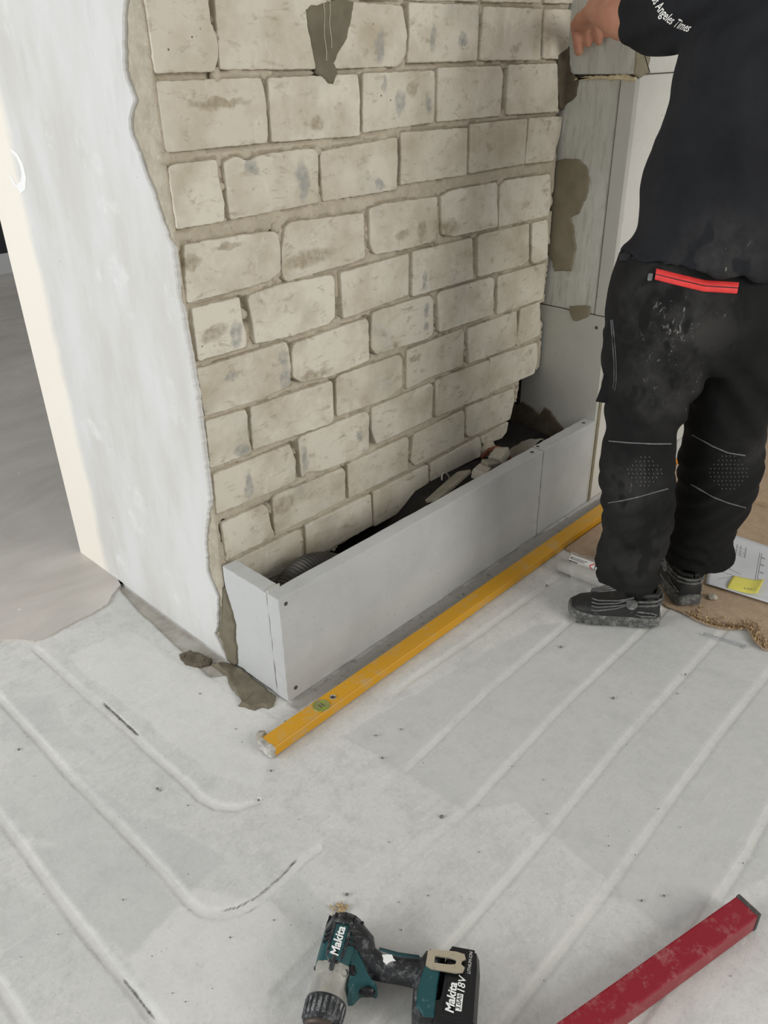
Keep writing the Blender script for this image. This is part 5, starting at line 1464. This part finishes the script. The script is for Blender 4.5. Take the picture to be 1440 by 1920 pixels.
bm = BM()
Bg = [Vector((p[0], p[1], 0)) for p in BAG]
grid = []
for i in range(nu):
    row = []
    for j in range(nv):
        a, b_ = i / (nu - 1), j / (nv - 1)
        q = Bg[1].lerp(Bg[2], a).lerp(Bg[4].lerp(Bg[3], a), b_)
        dd1 = abs((q - Vector((ta.x, ta.y, 0))).cross(td).z); dd2 = abs((q - Vector((tb.x, tb.y, 0))).cross(td2).z)
        s1_ = (q - Vector((ta.x, ta.y, 0))).dot(td)
        hh = 0.006 + max(0.042 * math.exp(-(dd1 / 0.030) ** 2), 0.036 * math.exp(-(dd2 / 0.028) ** 2)) * (1 if s1_ > -0.01 else math.exp(-((s1_ + 0.01) / 0.03) ** 2))
        hh += 0.010 * abs(noise.noise(Vector((q.x * 26, q.y * 26, 3)))) + 0.004 * abs(noise.noise(Vector((q.x * 80, q.y * 80, 7))))
        row.append(bm.verts.new((q.x, q.y, hh)))
    grid.append(row)
for i in range(nu - 1):
    for j in range(nv - 1):
        bm.faces.new((grid[i][j], grid[i + 1][j], grid[i + 1][j + 1], grid[i][j + 1]))
tag(obj('plastic_bag', bm, bgm, None, True), 'thin clear plastic bag crumpled over the two adhesive tubes', 'bag')

# ---------------------------------------------------------------- person
ND, RD = Vector((*NDIR[:2], 0)), Vector((*RDIR[:2], 0))
def loft(bm, rings, seg=28, power=2.3, tilt=0.0):
    rs = []
    for (x, y, z, hw, hb) in rings:
        r = []
        for k in range(seg):
            a = 2 * math.pi * k / seg
            ca, sa = math.cos(a), math.sin(a)
            f = (abs(ca) ** power + abs(sa) ** power) ** (-1 / power)
            q = Vector((x, y, z)) + RD * (hw * ca * f) + ND * (hb * sa * f)
            if tilt and not rs:
                q.z -= tilt * ca * f
            r.append(bm.verts.new(q))
        rs.append(r)
    for a, b_ in zip(rs, rs[1:]):
        for k in range(seg):
            bm.faces.new((a[k], a[(k + 1) % seg], b_[(k + 1) % seg], b_[k]))
    bm.faces.new(rs[0]); bm.faces.new(rs[-1])
def fuse(nm, bm, voxel, mat, parent, smooth_it=6, fold=None, base=None, factor=0.5):
    """one continuous skin over all closed shapes in bm"""
    bmesh.ops.recalc_face_normals(bm, faces=bm.faces)
    me = bpy.data.meshes.new('tmp'); bm.to_mesh(me); bm.free()
    t = bpy.data.objects.new('tmp', me); COL.objects.link(t)
    md = t.modifiers.new('r', 'REMESH'); md.mode = 'VOXEL'; md.voxel_size = voxel
    if smooth_it:
        ms = t.modifiers.new('s', 'SMOOTH'); ms.iterations = smooth_it; ms.factor = factor
    dg = bpy.context.evaluated_depsgraph_get()
    out = bpy.data.meshes.new_from_object(t.evaluated_get(dg))
    bpy.data.objects.remove(t); bpy.data.meshes.remove(me)
    out.name = nm
    n = len(out.vertices)
    if fold is not None:
        co = np.empty(n * 3); out.vertices.foreach_get('co', co); co = co.reshape(-1, 3)
        no_ = np.empty(n * 3); out.vertices.foreach_get('normal', no_); no_ = no_.reshape(-1, 3)
        co = co + no_ * fold(co, no_)[:, None]
        out.vertices.foreach_set('co', co.astype(np.float32).ravel())
    out.polygons.foreach_set('use_smooth', np.ones(len(out.polygons), bool))
    out.update()
    return out
person = empty('person', (1.80, 0.74, 0), 'person in black T-shirt and dusty black work trousers, seen from behind, reaching to the wall', 'person')
Jn = {k: Vector(v) for k, v in J.items()}
# body (one continuous skin)
bm = BM()
hipc, chest, neck, head = Vector((1.775, 0.745, 0.93)), Vector((1.845, 0.745, 1.33)), Vector((1.885, 0.765, 1.56)), Vector((1.925, 0.80, 1.685))
add_tube(bm, [(1.79, 0.725, 0.78), hipc, (1.795, 0.74, 1.06), (1.82, 0.735, 1.2), chest, (1.86, 0.745, 1.44), (1.868, 0.75, 1.50)], [(0.13, 0.10), (0.145, 0.105), (0.125, 0.10), (0.13, 0.105), (0.13, 0.11), (0.105, 0.09), (0.06, 0.055)], 24, up=ND)
add_tube(bm, [(1.865, 0.75, 1.48), neck, (1.90, 0.775, 1.62)], [0.062, 0.056, 0.055], 16)
fd = Vector((0.78, 0.62, -0.05)).normalized()
fs = Vector((fd.y, -fd.x, 0)).normalized()
def ball(c, r, sc=(1, 1, 1), ax=None):
    res = bmesh.ops.create_icosphere(bm, subdivisions=3, radius=1.0)
    ex, ey, ez = (fd, fs, Vector((0, 0, 1))) if ax is None else ax
    for v in res['verts']:
        q = v.co.copy()
        v.co = Vector(c) + ex * (q.x * r * sc[0]) + ey * (q.y * r * sc[1]) + ez * (q.z * r * sc[2])
ball(head + Vector((0, 0, 0.02)), 0.1, (1.0, 0.78, 1.08))
ball(head + fd * 0.03 + Vector((0, 0, -0.055)), 0.07, (0.95, 0.8, 0.85))
ball(head + fd * 0.103 + Vector((0, 0, -0.01)), 0.017, (1.1, 0.8, 1.6))
for s in (-1, 1):
    ball(head + fs * (s * 0.079) + Vector((0, 0, 0.0)), 0.022, (0.9, 0.4, 1.5))
ball(head + fd * 0.088 + Vector((0, 0, -0.058)), 0.022, (0.5, 1.1, 0.45))
# legs
for LG, ank in ((LEG_L, SHOE_LP), (LEG_R, SHOE_RP)):
    hh_, tt_ = Vector((*ank[0], 0.075)), Vector((*ank[1], 0.075))
    pl_ = [hh_ + (tt_ - hh_).normalized() * 0.062] + [Vector(r[:3]) for r in LG[3::3]]
    kk = len(pl_)
    add_tube(bm, pl_, [0.018] + [0.034 + 0.05 * (i / (kk - 1)) for i in range(1, kk)], 18)
# left arm reaching to the wall
sh_, el, wr = Jn['shoulder'], Jn['elbow'], Jn['wrist']
add_tube(bm, [(1.845, 0.76, 1.46), sh_, sh_.lerp(el, 0.5), el], [0.066, 0.062, 0.054, 0.050], 18)
add_tube(bm, [sh_.lerp(el, 0.8), el, el.lerp(wr, 0.3), el.lerp(wr, 0.65), wr], [0.049, 0.049, 0.052, 0.041, 0.031], 18)
F = {k: Vector(v) for k, v in FINGERS.items()}
kn = (F['kn1'] + F['kn2']) / 2
palm_up = Vector((-0.6, -0.3, 0.74)).normalized()
side_h = (kn - wr).cross(palm_up).normalized()
add_tube(bm, [wr, wr.lerp(kn, 0.3), wr.lerp(kn, 0.72), kn], [(0.030, 0.024), (0.036, 0.023), (0.043, 0.022), (0.041, 0.018)], 18, up=palm_up)
def finger(pts, r0, r1):
    add_tube(bm, pts, [r0 + (r1 - r0) * i / (len(pts) - 1) for i in range(len(pts))], 12)
wx = Vector((XE - 0.011, 0, 0))
finger([wr.lerp(kn, 0.45) + Vector((-0.012, 0.022, -0.004)), F['kn1'] + Vector((-0.004, 0.012, -0.004)), F['mid1'], F['tip1']], 0.0155, 0.0125)
finger([F['kn2'] + Vector((0, 0.008, 0)), F['mid2'] + Vector((0.004, 0.004, 0.004)), F['tip2']], 0.0128, 0.0105)
finger([kn + Vector((0.006, -0.026, 0.002)), F['mid2'] + Vector((0.010, -0.024, 0.010)), F['tip2'] + Vector((0.010, -0.026, 0.004))], 0.0128, 0.0105)
finger([kn + Vector((0.010, -0.040, 0.010)), F['mid2'] + Vector((0.016, -0.046, 0.022)), F['tip2'] + Vector((0.014, -0.050, 0.020))], 0.0128, 0.0105)
finger([wr.lerp(kn, 0.8) + Vector((0.008, -0.048, 0.016)), F['mid2'] + Vector((0.016, -0.066, 0.040)), F['tip2'] + Vector((0.016, -0.070, 0.040))], 0.0128, 0.0105)
# right arm raised in front of the body (outside the picture)
rs, re, rw = Vector((1.945, 0.66, 1.475)), Vector((2.03, 0.66, 1.22)), Vector((2.20, 0.74, 1.40))
add_tube(bm, [(1.885, 0.72, 1.46), rs, rs.lerp(re, 0.5), re], [0.064, 0.06, 0.052, 0.046], 18)
add_tube(bm, [rs.lerp(re, 0.85), re, re.lerp(rw, 0.35), rw], [0.045, 0.047, 0.045, 0.030], 18)
hv = (rw - re).normalized()
add_tube(bm, [rw, rw + hv * 0.04, rw + hv * 0.085], [(0.03, 0.024), (0.04, 0.022), (0.04, 0.017)], 16)
sd = hv.cross(Vector((0, 0, 1))).normalized()
for k, (o_, L_) in enumerate(((-0.030, 0.065), (-0.010, 0.075), (0.010, 0.072), (0.030, 0.055))):
    b0 = rw + hv * 0.085 + sd * o_
    finger([b0, b0 + hv * L_ * 0.5 + Vector((0, 0, -0.008)), b0 + hv * L_ * 0.85 + Vector((0, 0, -0.03))], 0.0095, 0.007)
finger([rw + hv * 0.03 - sd * 0.03, rw + hv * 0.06 - sd * 0.055 + Vector((0, 0, -0.01)), rw + hv * 0.085 - sd * 0.055 + Vector((0, 0, -0.02))], 0.011, 0.008)
bmesh_body = fuse('body', bm, 0.0045, SKIN, person, 3)
body = set_mesh('body', bmesh_body, SKIN, person)
bm = BM()
ball(head + Vector((0, 0, 0.035)) - fd * 0.012, 0.108, (0.98, 0.8, 0.98))
for v in list(bm.verts):
    r = v.co - head
    if r.z < -0.055 or (r.dot(fd) > 0.055 and r.z < 0.06):
        bm.verts.remove(v)
o = obj('hair', bm, HAIR, body, True); sm_ = o.modifiers.new('thick', 'SOLIDIFY'); sm_.thickness = 0.006
for s in (-1, 1):
    bm = BM(); ball(head + fd * 0.092 + fs * (s * 0.032) + Vector((0, 0, 0.012)), 0.011); obj('eye', bm, WHITE, body, True)

for SP_, LG in ((SHOE_LP, LEG_L), (SHOE_RP, LEG_R)):
    h_, t_ = Vector((*SP_[0], 0)), Vector((*SP_[1], 0))
    c_ = h_ + (t_ - h_).normalized() * 0.060
    bm = BM()
    add_tube(bm, [c_ + Vector((0, 0, 0.07)), c_ + Vector((0, 0, 0.11)), Vector(LG[1][:3]).lerp(c_, 0.4) + Vector((0, 0, 0.06)), Vector(LG[3][:3])], [0.030, 0.040, 0.043, 0.046], 20)
    obj('sock', bm, TRO, person, True)
# trousers
bm = BM()
loft(bm, LEG_L); loft(bm, LEG_R); loft(bm, HIP)
def fold_tr(co, no_):
    x, y, z = co.T
    w = (vnoise(x * 1.0 + y, z, 7, 81) - 0.5)
    isl = x < 1.83
    bunch = smoothstep(0.28, 0.15, z)
    ph = z * 2 * np.pi / 0.042 + 9 * (vnoise(x * 2.5, y * 2.5, 5, 82)) + 4 * np.sin((x + y) * 16)
    d = bunch * 0.0052 * np.sin(ph)
    # soft long drapes
    d += 0.006 * (vnoise((x - y) * 2.2, z * 0.8, 5, 83) - 0.5) * smoothstep(0.25, 0.4, z)
    # slanting folds below the seat and behind the knees
    d += 0.006 * np.sin((z * 1.0 + (x - y) * 0.75) * 2 * np.pi / 0.085 + 6 * w) * np.exp(-((z - 0.66) / 0.10) ** 2)
    d += 0.004 * np.sin((z - (x - y) * 0.6) * 2 * np.pi / 0.06 + 8 * w) * np.exp(-((z - 0.36) / 0.12) ** 2)
    return d
tm = fuse('trousers', bm, 0.007, TRO, person, 5, fold_tr)
trousers = set_mesh('trousers', tm, TRO, person)
# T-shirt with sleeves
bm = BM()
loft(bm, SHIRT, 32, 2.4, 0.026)
cA, cB = Jn['cuffA'], Jn['cuffB']
cc = (cA + cB) / 2
ax_arm = (el - sh_).normalized()
add_tube(bm, [(1.85, 0.75, 1.42), sh_ + Vector((-0.01, -0.01, -0.015)), sh_.lerp(cc, 0.55) + Vector((0, 0, -0.012)), cc + Vector((0.0, 0.0, 0.006)), cc + ax_arm * 0.012 + Vector((0, 0, 0.006))], [0.085, 0.086, 0.080, 0.069, 0.068], 24)
add_tube(bm, [(1.87, 0.73, 1.44), rs, rs.lerp(re, 0.55)], [0.085, 0.080, 0.075], 20)
def fold_sh(co, no_):
    x, y, z = co.T
    w = vnoise(x - y, z, 4, 91) - 0.5
    s = (x * RD.x + y * RD.y)
    d = 0.0075 * np.sin((s + 0.42 * z) * 2 * np.pi / 0.13 + 7 * w) * smoothstep(1.45, 1.2, z)
    d += 0.010 * (vnoise(s * 1.8, z * 0.9, 5, 92) - 0.5)
    d += 0.005 * np.sin((z * 1.2 - s) * 2 * np.pi / 0.09 + 6 * w) * smoothstep(1.30, 1.42, z)
    return d
tm = fuse('t_shirt', bm, 0.007, TSH, person, 5, fold_sh)
shirt = set_mesh('t_shirt', tm, TSH, person)
def bvh_of(o):
    me = o.data
    off = WL[o.name]
    return BVHTree.FromPolygons([v.co + off for v in me.vertices], [tuple(p.vertices) for p in me.polygons])
BT, BS = bvh_of(trousers), bvh_of(shirt)
def onto(bvh, p, d, lift=0.0):
    """the point of a garment met from p along d, raised a little off the cloth"""
    h = bvh.ray_cast(Vector(p) - Vector(d) * 0.3, Vector(d))
    if h[0] is None:
        h = bvh.find_nearest(Vector(p))
    return h[0] + h[1].normalized() * lift if h[1].dot(Vector(d)) < 0 else h[0] - h[1].normalized() * lift
EYE = Vector((0, 0, 1.36))
VD = Vector((0.62, 0.607, -0.494))
def strip(nm, bvh, pts, w, mt, par, lift=0.0015, up=Vector((0, 0, 1)), n=40, thick=True):
    """a tape sewn onto a garment, following a measured line"""
    pts = [Vector(p) for p in pts]
    path = []
    for i in range(n + 1):
        f = i / n * (len(pts) - 1)
        k = min(int(f), len(pts) - 2)
        path.append(pts[k].lerp(pts[k + 1], f - k))
    bm = BM()
    rows = []
    for p in path:
        a = [onto(bvh, p + up * (w * s), (p - EYE).normalized(), l_) for s, l_ in ((-1, -0.001), (-0.9, lift), (0.9, lift), (1, -0.001))]
        rows.append([bm.verts.new(q) for q in a])
    for r0, r1 in zip(rows, rows[1:]):
        for k in range(3):
            bm.faces.new((r0[k], r0[k + 1], r1[k + 1], r1[k]))
    return obj(nm, bm, mt, par, True)
zp = strip('pocket_zip', BT, ZIP, 0.0118, ZIPR, trousers, 0.003)
zp['label'] = 'red zip tape of the back pocket'
strip('zip_teeth', BT, [Vector(p) + Vector((0, 0, -0.001)) for p in ZIP], 0.0008, BLACKINK, zp, 0.0042)
q = onto(BT, Vector(ZIP[0]) + Vector((0, 0, -0.006)) - RD * 0.010, (Vector(ZIP[0]) - EYE).normalized(), 0.004)
bm = BM(); add_box(bm, (-0.005, -0.003, -0.009), (0.005, 0.003, 0.007), 0.002, 1, Matrix.Translation(q) @ Matrix.Rotation(R(-44), 4, 'Z'))
obj('zip_puller', bm, SEAM, zp)
for line in SEAMS:
    strip('piping', BT, line, 0.0014, SEAM, trousers, 0.0018)
for line in POCKET_SEAM:
    strip('stitching', BT, line, 0.0008, SEAM, trousers, 0.0020)
# belt loop
q = onto(BT, BELT, (Vector(BELT) - EYE).normalized(), 0.002)
bm = BM(); add_box(bm, (-0.012, -0.003, -0.008), (0.012, 0.003, 0.008), 0.002, 1, Matrix.Translation(q) @ Matrix.Rotation(R(-60), 4, 'Z'))
obj('belt_loop', bm, BATM, trousers)
# cargo pocket flap hanging off the left thigh
bm = BM()
F0 = [Vector(p) for p in POCKET]
outer = []
for t in np.linspace(0, 1, 13):
    f = t * (len(F0) - 1); k = min(int(f), len(F0) - 2)
    outer.append(F0[k].lerp(F0[k + 1], f - k))
g = []
for i, p in enumerate(outer):
    row = []
    for j in range(6):
        b_ = j / 5
        q = p + (RD * 0.085 + ND * 0.0 + Vector((0, 0, 0.012 * b_))) * b_ - ND * (0.030 * math.sin(b_ * math.pi * 0.5)) + Vector(noise.noise_vector(p * 30 + Vector((0, 0, b_)))) * 0.003
        row.append(bm.verts.new(q))
    g.append(row)
for i in range(len(outer) - 1):
    for j in range(5):
        bm.faces.new((g[i][j], g[i + 1][j], g[i + 1][j + 1], g[i][j + 1]))
o = obj('cargo_pocket', bm, TRO, trousers, True); sm_ = o.modifiers.new('thick', 'SOLIDIFY'); sm_.thickness = 0.012; sm_.offset = 0
# perforated knee panels
for nm_, (c0, cu, cv, nx_, ny_) in DOTS.items():
    bm = BM()
    for i in range(nx_):
        for j in range(ny_):
            a, b_ = i / (nx_ - 1) * 2 - 1, j / (ny_ - 1) * 2 - 1
            if abs(a) + abs(b_) > 1.35:
                continue
            p = Vector(c0) + Vector(cu) * (a + (0.5 / nx_ if j % 2 else 0)) + Vector(cv) * b_
            q = onto(BT, p, (p - EYE).normalized(), 0.0006)
            add_lathe(bm, [(0, 0.0014), (0.0007, 0.0)], q, -VD, 5)
    o = obj('grip_dots', bm, SEAM, trousers); o['kind'] = 'stuff'
# sleeve lettering, following the cuff
co, faces = text_mesh('Los Angeles Times', 1.0, 0.0, 0.012)
w = co[:, 0].max() - co[:, 0].min()
path = [Vector(p) for p in SLEEVE_TXT]
cum = [0.0]
for a, b_ in zip(path, path[1:]):
    cum.append(cum[-1] + (b_ - a).length)
hgt = 0.029
kx = cum[-1] / w
bm = BM(); vv = []
VDn = VD.normalized()
for c in co:
    s = (c[0] - co[:, 0].min()) * kx
    k = max(i for i in range(len(cum) - 1) if cum[i] <= s + 1e-9)
    t = (path[k + 1] - path[k]).normalized()
    up = t.cross(VDn).normalized() * -1
    if up.z < 0:
        up = -up
    p = path[k] + t * (s - cum[k]) + up * (c[1] * hgt)
    vv.append(bm.verts.new(onto(BS, p, (p - EYE).normalized(), 0.0022)))
for f in faces:
    try:
        bm.faces.new([vv[i] for i in f])
    except ValueError:
        pass
bmesh.ops.triangulate(bm, faces=bm.faces[:])
o = obj('sleeve_lettering', bm, WHITE, shirt); o['label'] = 'white curved lettering on the sleeve'

# shoes
def shoe(heel, toe, z0, label, dial_side, full=True):
    hl, tl_ = Vector((*heel, 0)), Vector((*toe, 0))
    d = (tl_ - hl).normalized()
    s = Vector((d.y, -d.x, 0))          # to the right of the walking direction
    L = (tl_ - hl).length
    M = Matrix(((d.x, s.x, 0, hl.x), (d.y, s.y, 0, hl.y), (0, 0, 1, z0), (0, 0, 0, 1)))
    root = empty('work_shoe', (hl + d * L * 0.5) + Vector((0, 0, z0)), None)
    root.parent = person
    root.location = root.location - WL['person']
    bm = BM()
    st_ = [(-0.006, 0.026, 0.010), (0.0, 0.034, 0.0), (0.04, 0.039, 0.0), (0.10, 0.038, 0.0), (0.15, 0.042, 0.0), (0.20, 0.047, 0.0), (0.25, 0.044, 0.003), (0.285, 0.032, 0.008), (0.300, 0.016, 0.014)]
    k = L / 0.30
    ringsS = []
    for x, hw, lift in st_:
        r = []
        for (f, z_) in ((-0.9, 0.001 + lift), (-1.04, 0.006 + lift), (-1.0, 0.016 + lift * 0.6), (-1.05, 0.028 + lift * 0.4), (-0.97, 0.040 + lift * 0.3), (0.97, 0.040 + lift * 0.3), (1.05, 0.028 + lift * 0.4), (1.0, 0.016 + lift * 0.6), (1.04, 0.006 + lift), (0.9, 0.001 + lift)):
            r.append(bm.verts.new(M @ Vector((x * k, f * hw, z_))))
        ringsS.append(r)
    for a, b_ in zip(ringsS, ringsS[1:]):
        for i in range(10):
            bm.faces.new((a[i], a[(i + 1) % 10], b_[(i + 1) % 10], b_[i]))
    bm.faces.new(ringsS[0]); bm.faces.new(ringsS[-1])
    bmesh.ops.recalc_face_normals(bm, faces=bm.faces)
    sole = obj('sole', bm, SOLEM, root, True)
    ss = sole.modifiers.new('sub', 'SUBSURF'); ss.levels = 2; ss.render_levels = 2
    # lugs along the rim
    bm = BM()
    for i in range(9):
        for sd_ in (-1, 1):
            x = 0.02 + i * 0.029
            hw = np.interp(x, [p[0] for p in st_], [p[1] for p in st_])
            add_box(bm, (x * k, sd_ * hw * 1.0 - 0.003, 0.003), (x * k + 0.016, sd_ * hw * 1.0 + 0.004, 0.017), 0.002, 1, M)
    obj('lugs', bm, SOLEM, sole)['kind'] = 'stuff'
    bm = BM()
    for sd_ in (-1, 1):
        add_tube(bm, [M @ Vector((x * k, sd_ * hw, z_)) for x, hw, z_ in ((0.012, 0.033, 0.046), (0.03, 0.039, 0.053), (0.075, 0.0385, 0.054), (0.085, 0.038, 0.046), (0.06, 0.0395, 0.041), (0.02, 0.0375, 0.042), (0.012, 0.033, 0.046))], 0.0025, 8)
    obj('heel_bumper', bm, SOLEM, sole, True)
    # upper
    bm = BM()
    up_ = [(0.004, 0.029, 0.085, 0.046), (0.03, 0.036, 0.098, 0.04), (0.065, 0.038, 0.098, 0.04), (0.10, 0.038, 0.092, 0.04), (0.14, 0.040, 0.078, 0.04), (0.18, 0.043, 0.066, 0.04), (0.22, 0.044, 0.062, 0.04), (0.26, 0.038, 0.056, 0.042), (0.288, 0.022, 0.046, 0.042)]
    rr_ = []
    for x, hw, top_, bot_ in up_:
        r = []
        for j in range(16):
            a = math.pi * (j / 15)
            r.append(bm.verts.new(M @ Vector((x * k, -hw * math.cos(a), 0.034 + (top_ - 0.034) * math.sin(a) ** 0.55))))
        rr_.append(r)
    for a, b_ in zip(rr_, rr_[1:]):
        for j in range(15):
            bm.faces.new((a[j], a[j + 1], b_[j + 1], b_[j]))
    bm.faces.new(rr_[0]); bm.faces.new(rr_[-1])
    upper = obj('upper', bm, SHOEM, root, True)
    # overlay cords on both sides and heel strap
    bm = BM()
    for sd_ in (-1, 1):
        for q_ in range(4):
            zt = 0.052 + q_ * 0.0085
            add_tube(bm, [M @ Vector((x * k, sd_ * (hw + 0.001), z_)) for x, hw, z_ in ((0.095, 0.0385, zt + 0.022), (0.12, 0.0392, zt + 0.018 - 0.004 * (q_ % 2)), (0.145, 0.0395, zt + 0.008), (0.175, 0.0405 - 0.002 * q_, zt + 0.002), (0.205, 0.041 - 0.004 * q_, zt - 0.004), (0.225, 0.040 - 0.006 * q_, zt - 0.004))], 0.0019, 6)
    obj('overlay_cords', bm, SEAM, upper, True)['kind'] = 'stuff'
    bm = BM()
    for dz in (0.0, 0.012):
        add_tube(bm, [M @ Vector((x * k, y_, z_ + dz)) for x, y_, z_ in ((0.085, -0.0395, 0.074), (0.05, -0.0395, 0.076), (0.018, -0.0345, 0.078), (0.0005, -0.018, 0.079), (-0.003, 0.0, 0.079), (0.0005, 0.018, 0.079), (0.018, 0.0345, 0.078), (0.05, 0.0395, 0.076), (0.085, 0.0395, 0.074))], 0.0035, 8)
    obj('heel_strap', bm, SOLEM, upper, True)
    bm = BM()
    c = M @ Vector((0.098 * k, dial_side * 0.040, 0.078))
    add_lathe(bm, [(-0.002, 0.0), (-0.002, 0.0155), (0.005, 0.0150), (0.006, 0.013), (0.005, 0.011), (0.0055, 0.006), (0.0075, 0.004), (0.0075, 0.0)], c, s * dial_side, 24)
    dl_ = obj('lacing_dial', bm, SOLEM, upper, False)
    bm = BM()
    for i in range(18):
        an = i * 2 * math.pi / 18
        q = c + s * (dial_side * 0.0058) + d * (math.cos(an) * 0.0125) + Vector((0, 0, math.sin(an) * 0.0125))
        add_box(bm, (-0.0008, -0.0008, -0.0016), (0.0008, 0.0008, 0.0016), 0, 1, Matrix.Translation(q))
    # collar
    bm2 = BM()
    add_tube(bm2, [M @ Vector((x * k, y_, z_)) for x, y_, z_ in ((0.010, 0, 0.098), (0.02, 0.024, 0.10), (0.055, 0.034, 0.104), (0.095, 0.026, 0.110), (0.110, 0, 0.112), (0.095, -0.026, 0.110), (0.055, -0.034, 0.104), (0.02, -0.024, 0.10), (0.010, 0, 0.098))], 0.008, 10, cap=False)
    obj('collar', bm2, SHOEM, upper, True)
    bm.free()
    return root
shoe(SHOE_LP[0], SHOE_LP[1], 0.0006, 'left', -1)
shoe(SHOE_RP[0], SHOE_RP[1], 0.0068, 'right', -1)
